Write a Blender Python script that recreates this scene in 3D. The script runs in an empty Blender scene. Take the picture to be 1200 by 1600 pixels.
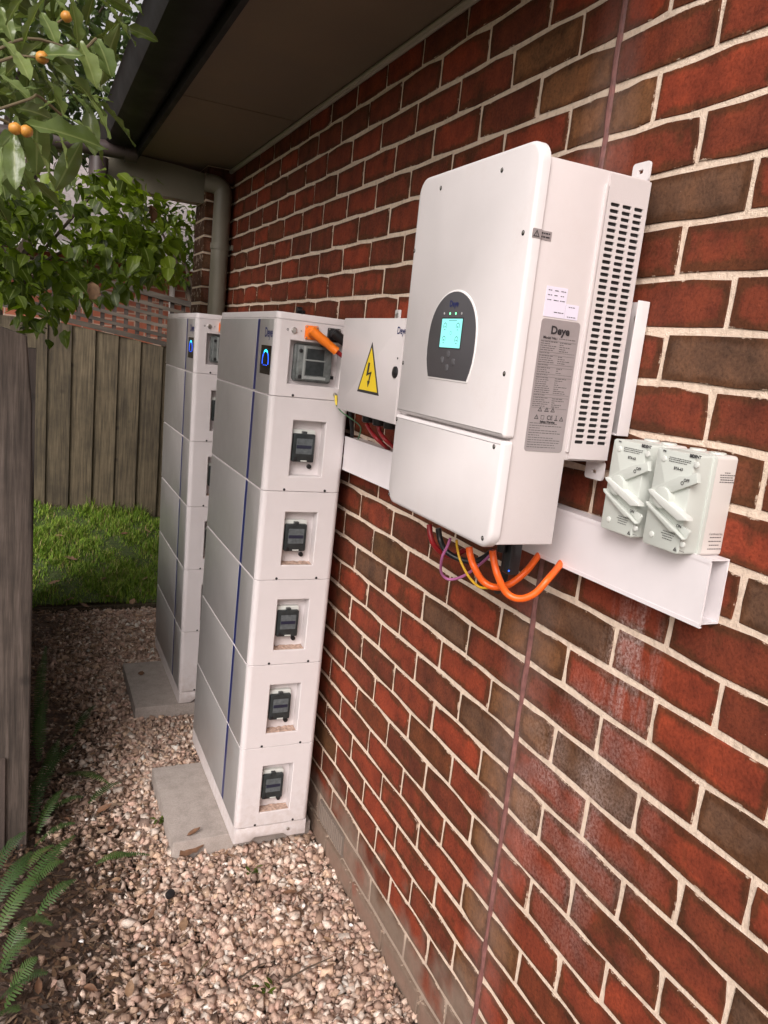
import bpy, bmesh, math, random
import numpy as np
from mathutils import Vector, Matrix
random.seed(7); rng = np.random.RandomState(7)
SC = bpy.context.scene
COL = SC.collection
rad = math.radians

# ------------------------------------------------------------------ camera
CAM = Vector((-0.96848, -1.26566, 1.70503))
ROWS = Matrix(((0.907696, -0.406683, 0.103428), (-0.012361, 0.220454, 0.975319), (-0.419447, -0.886571, 0.195078)))
FPX = 1217.906
cd = bpy.data.cameras.new('camera')
cam = bpy.data.objects.new('camera', cd); COL.objects.link(cam)
cam.matrix_world = Matrix.Translation(CAM) @ ROWS.transposed().to_4x4()
cd.sensor_fit = 'HORIZONTAL'; cd.sensor_width = 36.0; cd.lens = FPX / 1200 * 36
cd.clip_start = 0.02; cd.clip_end = 600
SC.camera = cam

# ------------------------------------------------------------------ sky, sun, exposure
SUN_EL, SUN_ROT = 36, 221
W = bpy.data.worlds.new('World'); SC.world = W; W.use_nodes = True
wn, wl = W.node_tree.nodes, W.node_tree.links
wn.clear()
wo = wn.new('ShaderNodeOutputWorld'); bg = wn.new('ShaderNodeBackground'); sky = wn.new('ShaderNodeTexSky')
hs = wn.new('ShaderNodeHueSaturation'); tint = wn.new('ShaderNodeMixRGB')
sky.sky_type = 'NISHITA'; sky.sun_disc = False
sky.sun_elevation = rad(SUN_EL); sky.sun_rotation = rad(SUN_ROT); sky.air_density = 1.0; sky.dust_density = 4.0
hs.inputs['Saturation'].default_value = 0.15
tint.blend_type = 'MULTIPLY'; tint.inputs[0].default_value = 1.0; tint.inputs[2].default_value = (1.0, .93, .91, 1)
bg.inputs['Strength'].default_value = 0.15
wl.new(sky.outputs[0], hs.inputs['Color']); wl.new(hs.outputs[0], tint.inputs[1]); wl.new(tint.outputs[0], bg.inputs[0]); wl.new(bg.outputs[0], wo.inputs[0])
sd = bpy.data.lights.new('sun', 'SUN'); sd.energy = 1.75; sd.angle = rad(35); sd.color = (1, .945, .93)
sun = bpy.data.objects.new('sun', sd); COL.objects.link(sun)
az = rad(SUN_ROT); el = rad(SUN_EL)                      # rotation 0 = +Y, clockwise seen from above
sdir = Vector((math.sin(az) * math.cos(el), math.cos(az) * math.cos(el), math.sin(el)))
sun.rotation_euler = sdir.to_track_quat('Z', 'Y').to_euler()
SC.view_settings.view_transform = 'Standard'; SC.view_settings.look = 'None'
SC.view_settings.gamma = 1; SC.view_settings.use_curve_mapping = False
SC.view_settings.exposure = 0.30
SC.cycles.max_bounces = 8; SC.cycles.transparent_max_bounces = 12

# ------------------------------------------------------------------ helpers
def ray(px, py):
    """world direction through a pixel of the 1200x1600 photograph"""
    d = Vector(((px - 600) / FPX, -(py - 800) / FPX, -1.0))
    return ROWS.transposed() @ d
def on(px, py, axis, v):
    d = ray(px, py); t = (v - CAM[axis]) / d[axis]
    return CAM + d * t
def pix(p):
    d = ROWS @ (Vector(p) - CAM)
    return (600 + FPX * d.x / -d.z, 800 - FPX * d.y / -d.z)

def new_mat(name):
    m = bpy.data.materials.new(name); m.use_nodes = True
    n = m.node_tree.nodes; l = m.node_tree.links
    return m, n, l, n['Principled BSDF']
def ramp(n, stops):
    r = n.new('ShaderNodeValToRGB'); e = r.color_ramp.elements
    while len(e) > 1: e.remove(e[-1])
    e[0].position, e[0].color = stops[0][0], (*stops[0][1], 1)
    for p, c in stops[1:]:
        k = e.new(p); k.color = (*c, 1)
    return r
def noise(n, l, scale, detail=3, rough=.55, vec=None, coord='pos'):
    t = n.new('ShaderNodeTexNoise'); t.inputs['Scale'].default_value = scale
    t.inputs['Detail'].default_value = detail; t.inputs['Roughness'].default_value = rough
    if vec is None:
        g = n.new('ShaderNodeNewGeometry'); vec = g.outputs['Position']
    l.new(vec, t.inputs['Vector'])
    return t
def mixc(n, l, fac, a, b, mode='MIX'):
    x = n.new('ShaderNodeMixRGB'); x.blend_type = mode
    for i, v in ((0, fac), (1, a), (2, b)):
        if isinstance(v, (int, float)): x.inputs[i].default_value = v
        elif isinstance(v, tuple): x.inputs[i].default_value = (*v, 1)
        else: l.new(v, x.inputs[i])
    return x.outputs[0]
def mth(n, l, op, a, b=None, c=None, clamp=False):
    x = n.new('ShaderNodeMath'); x.operation = op; x.use_clamp = clamp
    for i, v in enumerate((a, b, c)):
        if v is None: continue
        if isinstance(v, (int, float)): x.inputs[i].default_value = v
        else: l.new(v, x.inputs[i])
    return x.outputs[0]
def bump(n, l, bs, h, dist=.002, strength=.5):
    b = n.new('ShaderNodeBump'); b.inputs['Strength'].default_value = strength; b.inputs['Distance'].default_value = dist
    l.new(h, b.inputs['Height']); l.new(b.outputs[0], bs.inputs['Normal'])
def simple(name, col, rough=.5, metal=0, var=.06, scale=14, dirt=0, bumpd=0, bscale=300, spec=.5, splash=0):
    """painted / moulded surface with slight uneven tone, faint grime and fine texture"""
    m, n, l, b = new_mat(name)
    nz = noise(n, l, scale, 4)
    dark = tuple(c * (1 - 2 * var) for c in col); lite = tuple(min(1, c * (1 + var)) for c in col)
    r = ramp(n, [(.3, dark), (.7, lite)]); l.new(nz.outputs[0], r.inputs[0])
    c = r.outputs[0]
    if dirt:
        d = noise(n, l, 7, 7, .75); dr = ramp(n, [(.55, (0, 0, 0)), (.80, (dirt, dirt, dirt))]); l.new(d.outputs[0], dr.inputs[0])
        c = mixc(n, l, dr.outputs[0], c, (.36, .25, .19))
    if splash:
        g = n.new('ShaderNodeNewGeometry'); sp = n.new('ShaderNodeSeparateXYZ'); l.new(g.outputs['Position'], sp.inputs[0])
        sn = noise(n, l, 45, 6, .75); lo = mth(n, l, 'MULTIPLY', mth(n, l, 'SUBTRACT', splash, sp.outputs[2]), 1 / splash, clamp=True)
        sr = ramp(n, [(.40, (0,)*3), (.66, (1,)*3)]); l.new(mth(n, l, 'ADD', sn.outputs[0], mth(n, l, 'MULTIPLY', mth(n, l, 'SUBTRACT', lo, .6), .35)), sr.inputs[0])
        c = mixc(n, l, mth(n, l, 'MULTIPLY', mth(n, l, 'MULTIPLY', sr.outputs[0], lo), .40), c, (.36, .26, .20))
    l.new(c, b.inputs['Base Color'])
    rr = ramp(n, [(.3, (rough * .85,) * 3), (.7, (min(1, rough * 1.15),) * 3)]); l.new(nz.outputs[0], rr.inputs[0]); l.new(rr.outputs[0], b.inputs['Roughness'])
    b.inputs['Metallic'].default_value = metal; b.inputs['Specular IOR Level'].default_value = spec
    if bumpd:
        f = noise(n, l, bscale, 2); bump(n, l, b, f.outputs[0], bumpd)
    return m
def glow(name, col, s):
    m, n, l, b = new_mat(name)
    b.inputs['Base Color'].default_value = (0.01, 0.01, 0.01, 1)
    b.inputs['Emission Color'].default_value = (*col, 1); b.inputs['Emission Strength'].default_value = s
    return m

class MB:
    def __init__(s): s.v = []; s.f = []; s.mi = []; s.cur = 0
    def add(s, vs, fs):
        o = len(s.v); s.v += [tuple(x) for x in vs]
        s.f += [tuple(o + i for i in q) for q in fs]; s.mi += [s.cur] * len(fs); return s
        return s
    def box(s, a, b):
        (x0, y0, z0), (x1, y1, z1) = a, b
        return s.add([(x0,y0,z0),(x1,y0,z0),(x1,y1,z0),(x0,y1,z0),(x0,y0,z1),(x1,y0,z1),(x1,y1,z1),(x0,y1,z1)],
                     [(0,3,2,1),(4,5,6,7),(0,1,5,4),(1,2,6,5),(2,3,7,6),(3,0,4,7)])
    def prism(s, outline, P, U, V, N, d0, d1, bevel=0, back=True, bevel_back=0):
        """outline [(u,v)] counter-clockwise seen against N, extruded from d0 to d1 along N; chamfered rim"""
        P, U, V, N = Vector(P), Vector(U), Vector(V), Vector(N)
        n = len(outline); cx = sum(p[0] for p in outline) / n; cy = sum(p[1] for p in outline) / n
        def ring(o, d): return [P + U * a + V * b + N * d for a, b in o]
        rings = []
        if bevel_back: rings.append(ring(inset(outline, bevel_back), d0)); rings.append(ring(outline, d0 + bevel_back))
        else: rings.append(ring(outline, d0))
        if bevel:
            rings.append(ring(outline, d1 - bevel)); rings.append(ring(inset(outline, bevel * .3), d1 - bevel * .3)); rings.append(ring(inset(outline, bevel), d1))
        else: rings.append(ring(outline, d1))
        vs = [p for r in rings for p in r]; fs = []
        for k in range(len(rings) - 1):
            for i in range(n):
                j = (i + 1) % n
                fs.append((k * n + i, k * n + j, (k + 1) * n + j, (k + 1) * n + i))
        fs.append(tuple((len(rings) - 1) * n + i for i in range(n)))
        if back: fs.append(tuple(reversed(range(n))))
        return s.add(vs, fs)
    def tube(s, pts, r, seg=10, caps=True):
        pts = [Vector(p) for p in pts]; n = len(pts)
        rs = r if isinstance(r, (list, tuple)) else [r] * n
        t0 = (pts[1] - pts[0]).normalized()
        u = t0.orthogonal().normalized(); vs = []; fs = []
        for i in range(n):
            t = (pts[min(i + 1, n - 1)] - pts[max(i - 1, 0)]).normalized()
            u = (u - t * u.dot(t)).normalized(); w = t.cross(u)
            for k in range(seg):
                a = 2 * math.pi * k / seg
                vs.append(pts[i] + (u * math.cos(a) + w * math.sin(a)) * rs[i])
        for i in range(n - 1):
            for k in range(seg):
                j = (k + 1) % seg
                fs.append((i * seg + k, i * seg + j, (i + 1) * seg + j, (i + 1) * seg + k))
        if caps: fs.append(tuple(reversed(range(seg)))); fs.append(tuple((n - 1) * seg + k for k in range(seg)))
        return s.add(vs, fs)
    def cyl(s, c, N, r, d0, d1, seg=16, bevel=0):
        N = Vector(N).normalized(); U = N.orthogonal().normalized(); V = N.cross(U)
        return s.prism([(r * math.cos(2*math.pi*k/seg), r * math.sin(2*math.pi*k/seg)) for k in range(seg)], c, U, V, N, d0, d1, bevel)
    def ring(s, c, U, V, N, r0, r1, d, a0=0, a1=360, seg=24):
        c, U, V, N = Vector(c), Vector(U), Vector(V), Vector(N)
        vs = []; fs = []
        for k in range(seg + 1):
            a = rad(a0 + (a1 - a0) * k / seg)
            for r in (r0, r1): vs.append(c + (U * math.cos(a) + V * math.sin(a)) * r + N * d)
        for k in range(seg): fs.append((2*k, 2*k+1, 2*k+3, 2*k+2))
        return s.add(vs, fs)
    def build(s, name, mat, parent=None, smooth=35, loc=None):
        me = bpy.data.meshes.new(name); me.from_pydata(s.v, [], s.f)
        for m in (mat if isinstance(mat, (list, tuple)) else [mat]): me.materials.append(m)
        if any(s.mi): me.polygons.foreach_set('material_index', s.mi)
        bm = bmesh.new(); bm.from_mesh(me); bmesh.ops.recalc_face_normals(bm, faces=bm.faces); bm.to_mesh(me); bm.free()
        if smooth:
            me.polygons.foreach_set('use_smooth', [True] * len(me.polygons)); me.set_sharp_from_angle(angle=rad(smooth))
        me.update()
        return link(name, me, parent, loc)
def link(name, me, parent=None, loc=None):
    o = bpy.data.objects.new(name, me); COL.objects.link(o)
    if parent:
        o.parent = parent
        o.matrix_parent_inverse = world_of(parent).inverted()
    if loc is not None: o.location = loc
    return o
def world_of(o):
    m = o.matrix_basis.copy()
    if o.parent: m = world_of(o.parent) @ o.matrix_parent_inverse @ m
    return m
def inset(o, d):
    n = len(o); out = []
    for i in range(n):
        p0, p1, p2 = Vector(o[i-1]), Vector(o[i]), Vector(o[(i+1) % n])
        e1 = (p1 - p0); e2 = (p2 - p1)
        n1 = Vector((-e1.y, e1.x)).normalized() if e1.length > 1e-9 else Vector((0, 0))
        n2 = Vector((-e2.y, e2.x)).normalized() if e2.length > 1e-9 else n1
        b = (n1 + n2)
        if b.length < 1e-6: out.append(tuple(p1)); continue
        b.normalize(); k = d / max(.35, b.dot(n1)); out.append(tuple(p1 + b * k))
    return out
def rrect(u0, v0, u1, v1, r, seg=5):
    """counter-clockwise rounded rectangle; r = one radius or four (bl, br, tr, tl)"""
    if not isinstance(r, (list, tuple)): r = [r] * 4
    out = []
    for (cx, cy, sx, sy, a0, q) in ((u0, v0, 1, 1, 180, r[0]), (u1, v0, -1, 1, 270, r[1]), (u1, v1, -1, -1, 0, r[2]), (u0, v1, 1, -1, 90, r[3])):
        if q <= 0: out.append((cx, cy)); continue
        for k in range(seg + 1):
            a = rad(a0 + 90 * k / seg); out.append((cx + sx * q + q * math.cos(a), cy + sy * q + q * math.sin(a)))
    return out
def tag(o, label=None, cat=None, group=None, kind=None):
    if label: o['label'] = label
    if cat: o['category'] = cat
    if group: o['group'] = group
    if kind: o['kind'] = kind
    return o
def empty(name, loc, label, cat, group=None):
    o = bpy.data.objects.new(name, None); COL.objects.link(o); o.location = loc; o.empty_display_size = .05
    return tag(o, label, cat, group)
def copy_tree(o, parent=None, off=None):
    c = o.copy(); COL.objects.link(c); c.parent = parent
    if parent: c.matrix_parent_inverse = o.matrix_parent_inverse.copy()
    for ch in o.children: copy_tree(ch, c)
    return c
def text(name, s, size, P, U, V, mat, parent, align='CENTER', bold=0, sx=1.0):
    cu = bpy.data.curves.new(name, 'FONT'); cu.body = s; cu.size = size; cu.align_x = align; cu.align_y = 'CENTER'; cu.offset = bold; cu.resolution_u = 3
    t = bpy.data.objects.new('t', cu); me = bpy.data.meshes.new_from_object(t); bpy.data.objects.remove(t); bpy.data.curves.remove(cu)
    P, U, V = Vector(P), Vector(U), Vector(V); N = U.cross(V)
    for v in me.vertices: v.co = P + U * v.co.x * sx + V * v.co.y + N * .0006
    me.materials.clear(); me.materials.append(mat); me.name = name
    return link(name, me, parent)
def np_mesh(name, verts, faces_n, nper, mat, col=None, smooth=False):
    """big mesh from arrays: faces_n = flat vertex index array, nper = corners per face"""
    me = bpy.data.meshes.new(name); nf = len(faces_n) // nper
    me.vertices.add(len(verts)); me.vertices.foreach_set('co', np.asarray(verts, np.float32).ravel())
    me.loops.add(len(faces_n)); me.loops.foreach_set('vertex_index', np.asarray(faces_n, np.int32))
    me.polygons.add(nf); me.polygons.foreach_set('loop_start', np.arange(nf, dtype=np.int32) * nper)
    if smooth: me.polygons.foreach_set('use_smooth', np.ones(nf, bool))
    if col is not None:
        a = me.attributes.new('base', 'FLOAT_COLOR', 'FACE')
        a.data.foreach_set('color', np.concatenate([col, np.ones((nf, 1))], 1).astype(np.float32).ravel())
    me.materials.append(mat); me.update(calc_edges=True); me.validate()
    return me
def smooth_path(pts, k=6):
    pts = [Vector(p) for p in pts]; out = []
    P = [pts[0] * 2 - pts[1]] + pts + [pts[-1] * 2 - pts[-2]]
    for i in range(1, len(P) - 2):
        for j in range(k):
            t = j / k; a, b, c, d = P[i-1], P[i], P[i+1], P[i+2]
            out.append(.5 * ((2*b) + (c-a)*t + (2*a-5*b+4*c-d)*t*t + (3*b-a-3*c+d)*t*t*t))
    out.append(pts[-1]); return out
X_, Y_, Z_ = Vector((1,0,0)), Vector((0,1,0)), Vector((0,0,1))

# ------------------------------------------------------------------ materials
def brick_material():
    m, n, l, b = new_mat('fired_clay_brick')
    g = n.new('ShaderNodeNewGeometry'); pos = g.outputs['Position']
    ao = n.new('ShaderNodeAttribute'); ao.attribute_type = 'OBJECT'; ao.attribute_name = 'clay'
    ag = n.new('ShaderNodeAttribute'); ag.attribute_type = 'GEOMETRY'; ag.attribute_name = 'base'
    base = mixc(n, l, 1.0, ao.outputs['Color'], ag.outputs['Color'], 'ADD')
    ed = n.new('ShaderNodeAttribute'); ed.attribute_type = 'GEOMETRY'; ed.attribute_name = 'inner'
    n1 = noise(n, l, 34, 5, .6, pos); n2 = noise(n, l, 160, 4, .7, pos); n3 = noise(n, l, 7, 3, .5, pos)
    # flashed (darker, browner) margin fired into each brick
    e = mth(n, l, 'ADD', ed.outputs['Fac'], mth(n, l, 'MULTIPLY', mth(n, l, 'SUBTRACT', n1.outputs[0], .5), 1.5))
    e = mth(n, l, 'ADD', e, mth(n, l, 'MULTIPLY', mth(n, l, 'SUBTRACT', n3.outputs[0], .5), 2.6))
    er = ramp(n, [(.30, (1, 1, 1)), (.82, (0, 0, 0))]); l.new(e, er.inputs[0])
    c = mixc(n, l, mth(n, l, 'MULTIPLY', er.outputs[0], .75), base, (.072, .030, .0125))
    mo = noise(n, l, 15, 4, .6, pos); mr = ramp(n, [(.30, (.66, .70, .74)), (.5, (1,)*3), (.70, (1.34, 1.26, 1.15))]); l.new(mo.outputs[0], mr.inputs[0])
    c = mixc(n, l, 1.0, c, mr.outputs[0], 'MULTIPLY')
    # speckle of grog and pits
    sp = ramp(n, [(.25, (.55,)*3), (.5, (1,)*3), (.72, (1.22,)*3)]); l.new(n2.outputs[0], sp.inputs[0])
    c = mixc(n, l, 1.0, c, sp.outputs[0], 'MULTIPLY')
    v = n.new('ShaderNodeTexVoronoi'); v.inputs['Scale'].default_value = 150; l.new(pos, v.inputs['Vector'])
    vs = ramp(n, [(.06, (1,)*3), (.14, (0,)*3)]); l.new(v.outputs['Distance'], vs.inputs[0])
    gate = ramp(n, [(.60, (0,)*3), (.72, (.6,)*3)]); l.new(n1.outputs[0], gate.inputs[0])
    c = mixc(n, l, mth(n, l, 'MULTIPLY', vs.outputs[0], gate.outputs[0]), c, (.5, .34, .25))
    # white salt bloom running down below the duct and fading lower right
    sep = n.new('ShaderNodeSeparateXYZ'); l.new(pos, sep.inputs[0]); y, z = sep.outputs[1], sep.outputs[2]
    st = n.new('ShaderNodeTexNoise'); st.inputs['Scale'].default_value = 1; st.inputs['Detail'].default_value = 5; st.inputs['Roughness'].default_value = .65
    mp = n.new('ShaderNodeMapping'); mp.inputs['Scale'].default_value = (1, 42, 6); l.new(pos, mp.inputs[0]); l.new(mp.outputs[0], st.inputs['Vector'])
    def blob(yc, ys, zc, zs):
        dy = mth(n, l, 'DIVIDE', mth(n, l, 'SUBTRACT', y, yc), ys); dz = mth(n, l, 'DIVIDE', mth(n, l, 'SUBTRACT', z, zc), zs)
        d = mth(n, l, 'ADD', mth(n, l, 'MULTIPLY', dy, dy), mth(n, l, 'MULTIPLY', dz, dz))
        return mth(n, l, 'SUBTRACT', 1.0, d, clamp=True)
    sr = ramp(n, [(.42, (0,)*3), (.72, (1,)*3)]); l.new(st.outputs[0], sr.inputs[0])
    gr = ramp(n, [(.40, (.15,)*3), (.62, (1.5,)*3)]); l.new(n2.outputs[0], gr.inputs[0])
    k = mth(n, l, 'MULTIPLY', blob(-.285, .085, 1.22, .17), mth(n, l, 'MULTIPLY', sr.outputs[0], gr.outputs[0]))
    cl = ramp(n, [(.4, (0,)*3), (.75, (1,)*3)]); l.new(n3.outputs[0], cl.inputs[0])
    k2 = mth(n, l, 'MULTIPLY', mth(n, l, 'MULTIPLY', blob(-.22, .24, .90, .34), cl.outputs[0]), mth(n, l, 'MULTIPLY', n1.outputs[0], gr.outputs[0]))
    k3 = mth(n, l, 'MULTIPLY', mth(n, l, 'MULTIPLY', blob(.0, .1, .75, 1.0), n1.outputs[0]), .22)
    k4 = mth(n, l, 'MULTIPLY', mth(n, l, 'MULTIPLY', blob(.0, .09, 2.1, .45), n1.outputs[0]), .22)
    tot = mth(n, l, 'ADD', mth(n, l, 'ADD', mth(n, l, 'MULTIPLY', k, .75), mth(n, l, 'MULTIPLY', k2, 1.0)), mth(n, l, 'ADD', k3, k4), clamp=True)
    c = mixc(n, l, tot, c, (.50, .40, .37))
    # cement smears on the lowest courses
    zz = mth(n, l, 'SUBTRACT', .26, mth(n, l, 'ADD', z, mth(n, l, 'MULTIPLY', mth(n, l, 'SUBTRACT', n3.outputs[0], .5), .55)))
    low = mth(n, l, 'MULTIPLY', zz, 7.0, clamp=True)
    c = mixc(n, l, mth(n, l, 'MULTIPLY', low, .8), c, mixc(n, l, n1.outputs[0], (.17, .125, .095), (.29, .225, .175)))
    # mortar smudged over the arris
    ms = ramp(n, [(.0, (1,)*3), (.05, (0,)*3)]); l.new(mth(n, l, 'ADD', ed.outputs['Fac'], mth(n, l, 'MULTIPLY', mth(n, l, 'SUBTRACT', noise(n, l, 22, 6, .75, pos).outputs[0], .40), 1.3)), ms.inputs[0])
    c = mixc(n, l, mth(n, l, 'MULTIPLY', ms.outputs[0], .8), c, (.50, .39, .30))
    l.new(c, b.inputs['Base Color']); b.inputs['Roughness'].default_value = .8; b.inputs['Specular IOR Level'].default_value = .18
    h = mth(n, l, 'ADD', mth(n, l, 'MULTIPLY', n2.outputs[0], .6), n1.outputs[0]); bump(n, l, b, h, .004, .55)
    return m
def mortar_material():
    m, n, l, b = new_mat('sandy_mortar')
    a = noise(n, l, 60, 6, .7); c = noise(n, l, 420, 2); d = noise(n, l, 3, 3)
    r = ramp(n, [(.28, (.55, .43, .33)), (.48, (.76, .61, .48)), (.75, (.84, .69, .56))]); l.new(a.outputs[0], r.inputs[0])
    g = n.new('ShaderNodeNewGeometry'); sep = n.new('ShaderNodeSeparateXYZ'); l.new(g.outputs['Position'], sep.inputs[0])
    low = mth(n, l, 'MULTIPLY', mth(n, l, 'SUBTRACT', .25, mth(n, l, 'ADD', sep.outputs[2], mth(n, l, 'MULTIPLY', mth(n, l, 'SUBTRACT', d.outputs[0], .5), .3))), 8, clamp=True)
    l.new(mixc(n, l, mth(n, l, 'MULTIPLY', low, .8), r.outputs[0], (.27, .205, .16)), b.inputs['Base Color']); b.inputs['Roughness'].default_value = .95
    bump(n, l, b, mth(n, l, 'ADD', a.outputs[0], mth(n, l, 'MULTIPLY', c.outputs[0], .4)), .006, .7)
    return m
def wood_material(name, dark, mid, lite, axis=2, fine=60):
    m, n, l, b = new_mat(name)
    tc = n.new('ShaderNodeTexCoord'); oi = n.new('ShaderNodeObjectInfo')
    sc = [fine, fine, fine]; sc[axis] = fine / 22
    mp = n.new('ShaderNodeMapping'); mp.inputs['Scale'].default_value = sc
    off = n.new('ShaderNodeVectorMath'); off.operation = 'ADD'
    g = n.new('ShaderNodeNewGeometry'); sx = n.new('ShaderNodeVectorMath'); sx.operation = 'SCALE'; sx.inputs[0].default_value = (7, 5, 3); l.new(oi.outputs['Random'], sx.inputs['Scale'])
    l.new(g.outputs['Position'], off.inputs[0]); l.new(sx.outputs[0], off.inputs[1]); l.new(off.outputs[0], mp.inputs[0])
    a = noise(n, l, 1, 5, .65, mp.outputs[0]); d = noise(n, l, 5, 4, .6, off.outputs[0])
    r = ramp(n, [(.34, dark), (.52, mid), (.70, lite)]); l.new(a.outputs[0], r.inputs[0])
    t = ramp(n, [(.3, (.62,)*3), (.7, (1.2,)*3)]); l.new(d.outputs[0], t.inputs[0])
    c = mixc(n, l, 1, r.outputs[0], t.outputs[0], 'MULTIPLY')
    rr = ramp(n, [(0, (.78,)*3), (1, (1.15,)*3)]); l.new(oi.outputs['Random'], rr.inputs[0])
    c = mixc(n, l, 1, c, rr.outputs[0], 'MULTIPLY')
    v = n.new('ShaderNodeTexVoronoi'); v.inputs['Scale'].default_value = 5.5; l.new(off.outputs[0], v.inputs['Vector'])
    kn = ramp(n, [(.05, (1,)*3), (.13, (0,)*3)]); l.new(v.outputs['Distance'], kn.inputs[0])
    c = mixc(n, l, mth(n, l, 'MULTIPLY', kn.outputs[0], .7), c, tuple(x * .5 for x in dark))
    l.new(c, b.inputs['Base Color']); b.inputs['Roughness'].default_value = .85
    bump(n, l, b, a.outputs[0], .004, .6)
    return m
def leaf_material(name, c0, c1, c2, gloss=.35, trans=.3, rib=True):
    m, n, l, b = new_mat(name)
    oi = n.new('ShaderNodeObjectInfo'); at = n.new('ShaderNodeAttribute'); at.attribute_name = 'base'; at.attribute_type = 'GEOMETRY'
    ps = noise(n, l, 9, 2)
    f = mth(n, l, 'ADD', mth(n, l, 'ADD', mth(n, l, 'MULTIPLY', oi.outputs['Random'], .45), mth(n, l, 'MULTIPLY', at.outputs['Fac'], .45)), mth(n, l, 'MULTIPLY', ps.outputs[0], .55))
    r = ramp(n, [(.15, c0), (.5, c1), (.95, c2)]); l.new(f, r.inputs[0])
    c = r.outputs[0]
    if rib:
        uv = n.new('ShaderNodeAttribute'); uv.attribute_name = 'rib'; uv.attribute_type = 'GEOMETRY'
        rr = ramp(n, [(.0, (0,)*3), (.86, (0,)*3), (1, (1,)*3)]); l.new(uv.outputs['Fac'], rr.inputs[0])
        c = mixc(n, l, mth(n, l, 'MULTIPLY', rr.outputs[0], .55), c, (.30, .34, .14))
    l.new(c, b.inputs['Base Color']); b.inputs['Roughness'].default_value = gloss; b.inputs['Specular IOR Level'].default_value = .5
    nz = noise(n, l, 120, 2); bump(n, l, b, nz.outputs[0], .002, .4)
    tr = n.new('ShaderNodeBsdfTranslucent'); l.new(mixc(n, l, 1, c, (1.5, 1.7, .7), 'MULTIPLY'), tr.inputs[0])
    mx = n.new('ShaderNodeMixShader'); mx.inputs[0].default_value = trans
    out = n['Material Output']; l.new(b.outputs[0], mx.inputs[1]); l.new(tr.outputs[0], mx.inputs[2]); l.new(mx.outputs[0], out.inputs[0])
    return m
def attr_material(name, rough=.85, bumpd=.002, spec=.3, scale=180):
    m, n, l, b = new_mat(name)
    at = n.new('ShaderNodeAttribute'); at.attribute_name = 'base'; at.attribute_type = 'GEOMETRY'
    nz = noise(n, l, scale, 4, .65); r = ramp(n, [(.3, (.72,)*3), (.7, (1.2,)*3)]); l.new(nz.outputs[0], r.inputs[0])
    l.new(mixc(n, l, 1, at.outputs['Color'], r.outputs[0], 'MULTIPLY'), b.inputs['Base Color'])
    b.inputs['Roughness'].default_value = rough; b.inputs['Specular IOR Level'].default_value = spec
    bump(n, l, b, nz.outputs[0], bumpd, .5)
    return m
def ground_material(name, stops, scale=30, bumpd=.01):
    m, n, l, b = new_mat(name)
    a = noise(n, l, scale, 8, .7); r = ramp(n, stops); l.new(a.outputs[0], r.inputs[0]); l.new(r.outputs[0], b.inputs['Base Color'])
    b.inputs['Roughness'].default_value = .95; bump(n, l, b, a.outputs[0], bumpd, .8)
    return m

BRICK = brick_material(); MORTAR = mortar_material()
WHITE = simple('white_powder_coat', (.70, .66, .655), .42, var=.015, dirt=.16, bumpd=.0004, bscale=900)
SIDEWHITE = simple('cream_powder_coat', (.63, .575, .565), .45, var=.012, dirt=.12, bumpd=.0005, bscale=700)
STACKWHITE = simple('white_cabinet_paint', (.64, .595, .592), .42, var=.015, dirt=.16, splash=.42, bumpd=.0004, bscale=800)
STACKGREY = simple('silver_grey_cabinet_paint', (.37, .355, .345), .36, var=.015, dirt=.05, bumpd=.0003, bscale=900, metal=.15)
BOXGREY = simple('light_grey_steel_paint', (.62, .575, .57), .4, var=.012, dirt=.05, bumpd=.0004, bscale=800)
PVC = simple('white_pvc', (.76, .715, .725), .35, var=.02, dirt=.05)
ISO = simple('pale_grey_green_plastic', (.53, .56, .515), .45, var=.012, dirt=.05, bumpd=.0004, bscale=600)
CAPGREEN = simple('pale_translucent_cap', (.62, .64, .60), .3, var=.01)
NAVY = simple('navy_print', (.012, .02, .12), .4, var=.02)
BLACK = simple('black_plastic', (.012, .012, .013), .4, var=.1)
VOIDSHADE = simple('painted_void_shade', (.012, .011, .011), .7, var=.1)  # near-black colour standing in for shade inside hollows
SMOKE = simple('smoked_cover', (.030, .036, .037), .18, var=.15, scale=60)
SMOKE2 = simple('grey_breaker_body', (.10, .115, .12), .4, var=.2, scale=90)
CLEAR = simple('clear_grey_cover', (.16, .175, .17), .16, var=.25, scale=40)
PANELGREY = simple('charcoal_console_film', (.075, .072, .078), .42, var=.03)
ORANGE = simple('orange_cable_sheath', (.90, .13, .012), .38, var=.06, scale=40)
ORANGE2 = simple('orange_connector', (.86, .20, .012), .42, var=.05, scale=30)
RED = simple('red_cable_sheath', (.28, .012, .016), .4, var=.1)
PINK = simple('pink_cable_sheath', (.42, .13, .30), .45, var=.06)
YELLOW = simple('yellow_cable_sheath', (.62, .36, .02), .45, var=.06)
GREEN = simple('green_earth_sheath', (.06, .16, .07), .45, var=.1)
LUG = simple('yellow_lug_sleeve', (.80, .60, .02), .4, var=.08)
STEEL = simple('bright_steel', (.55, .53, .50), .3, metal=.9, var=.06)
SILVER = simple('silver_label_film', (.36, .32, .32), .42, metal=.25, var=.025, scale=60)
STICKER = simple('white_sticker', (.74, .69, .80), .5, var=.01)
INK = simple('black_ink', (.025, .022, .025), .6, var=.02)
GREYINK = simple('grey_ink', (.11, .10, .10), .6, var=.02)
SIGNYELLOW = simple('yellow_sign_film', (.80, .58, .015), .4, var=.02)
LCD = glow('lcd_backlight', (.30, .90, .82), 1.05)
LCDINK = simple('lcd_ink', (.03, .16, .17), .4, var=.02)
LEDG = glow('green_led', (.2, 1, .4), 2.2); LEDW = simple('unlit_led', (.45, .45, .45), .3)
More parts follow.
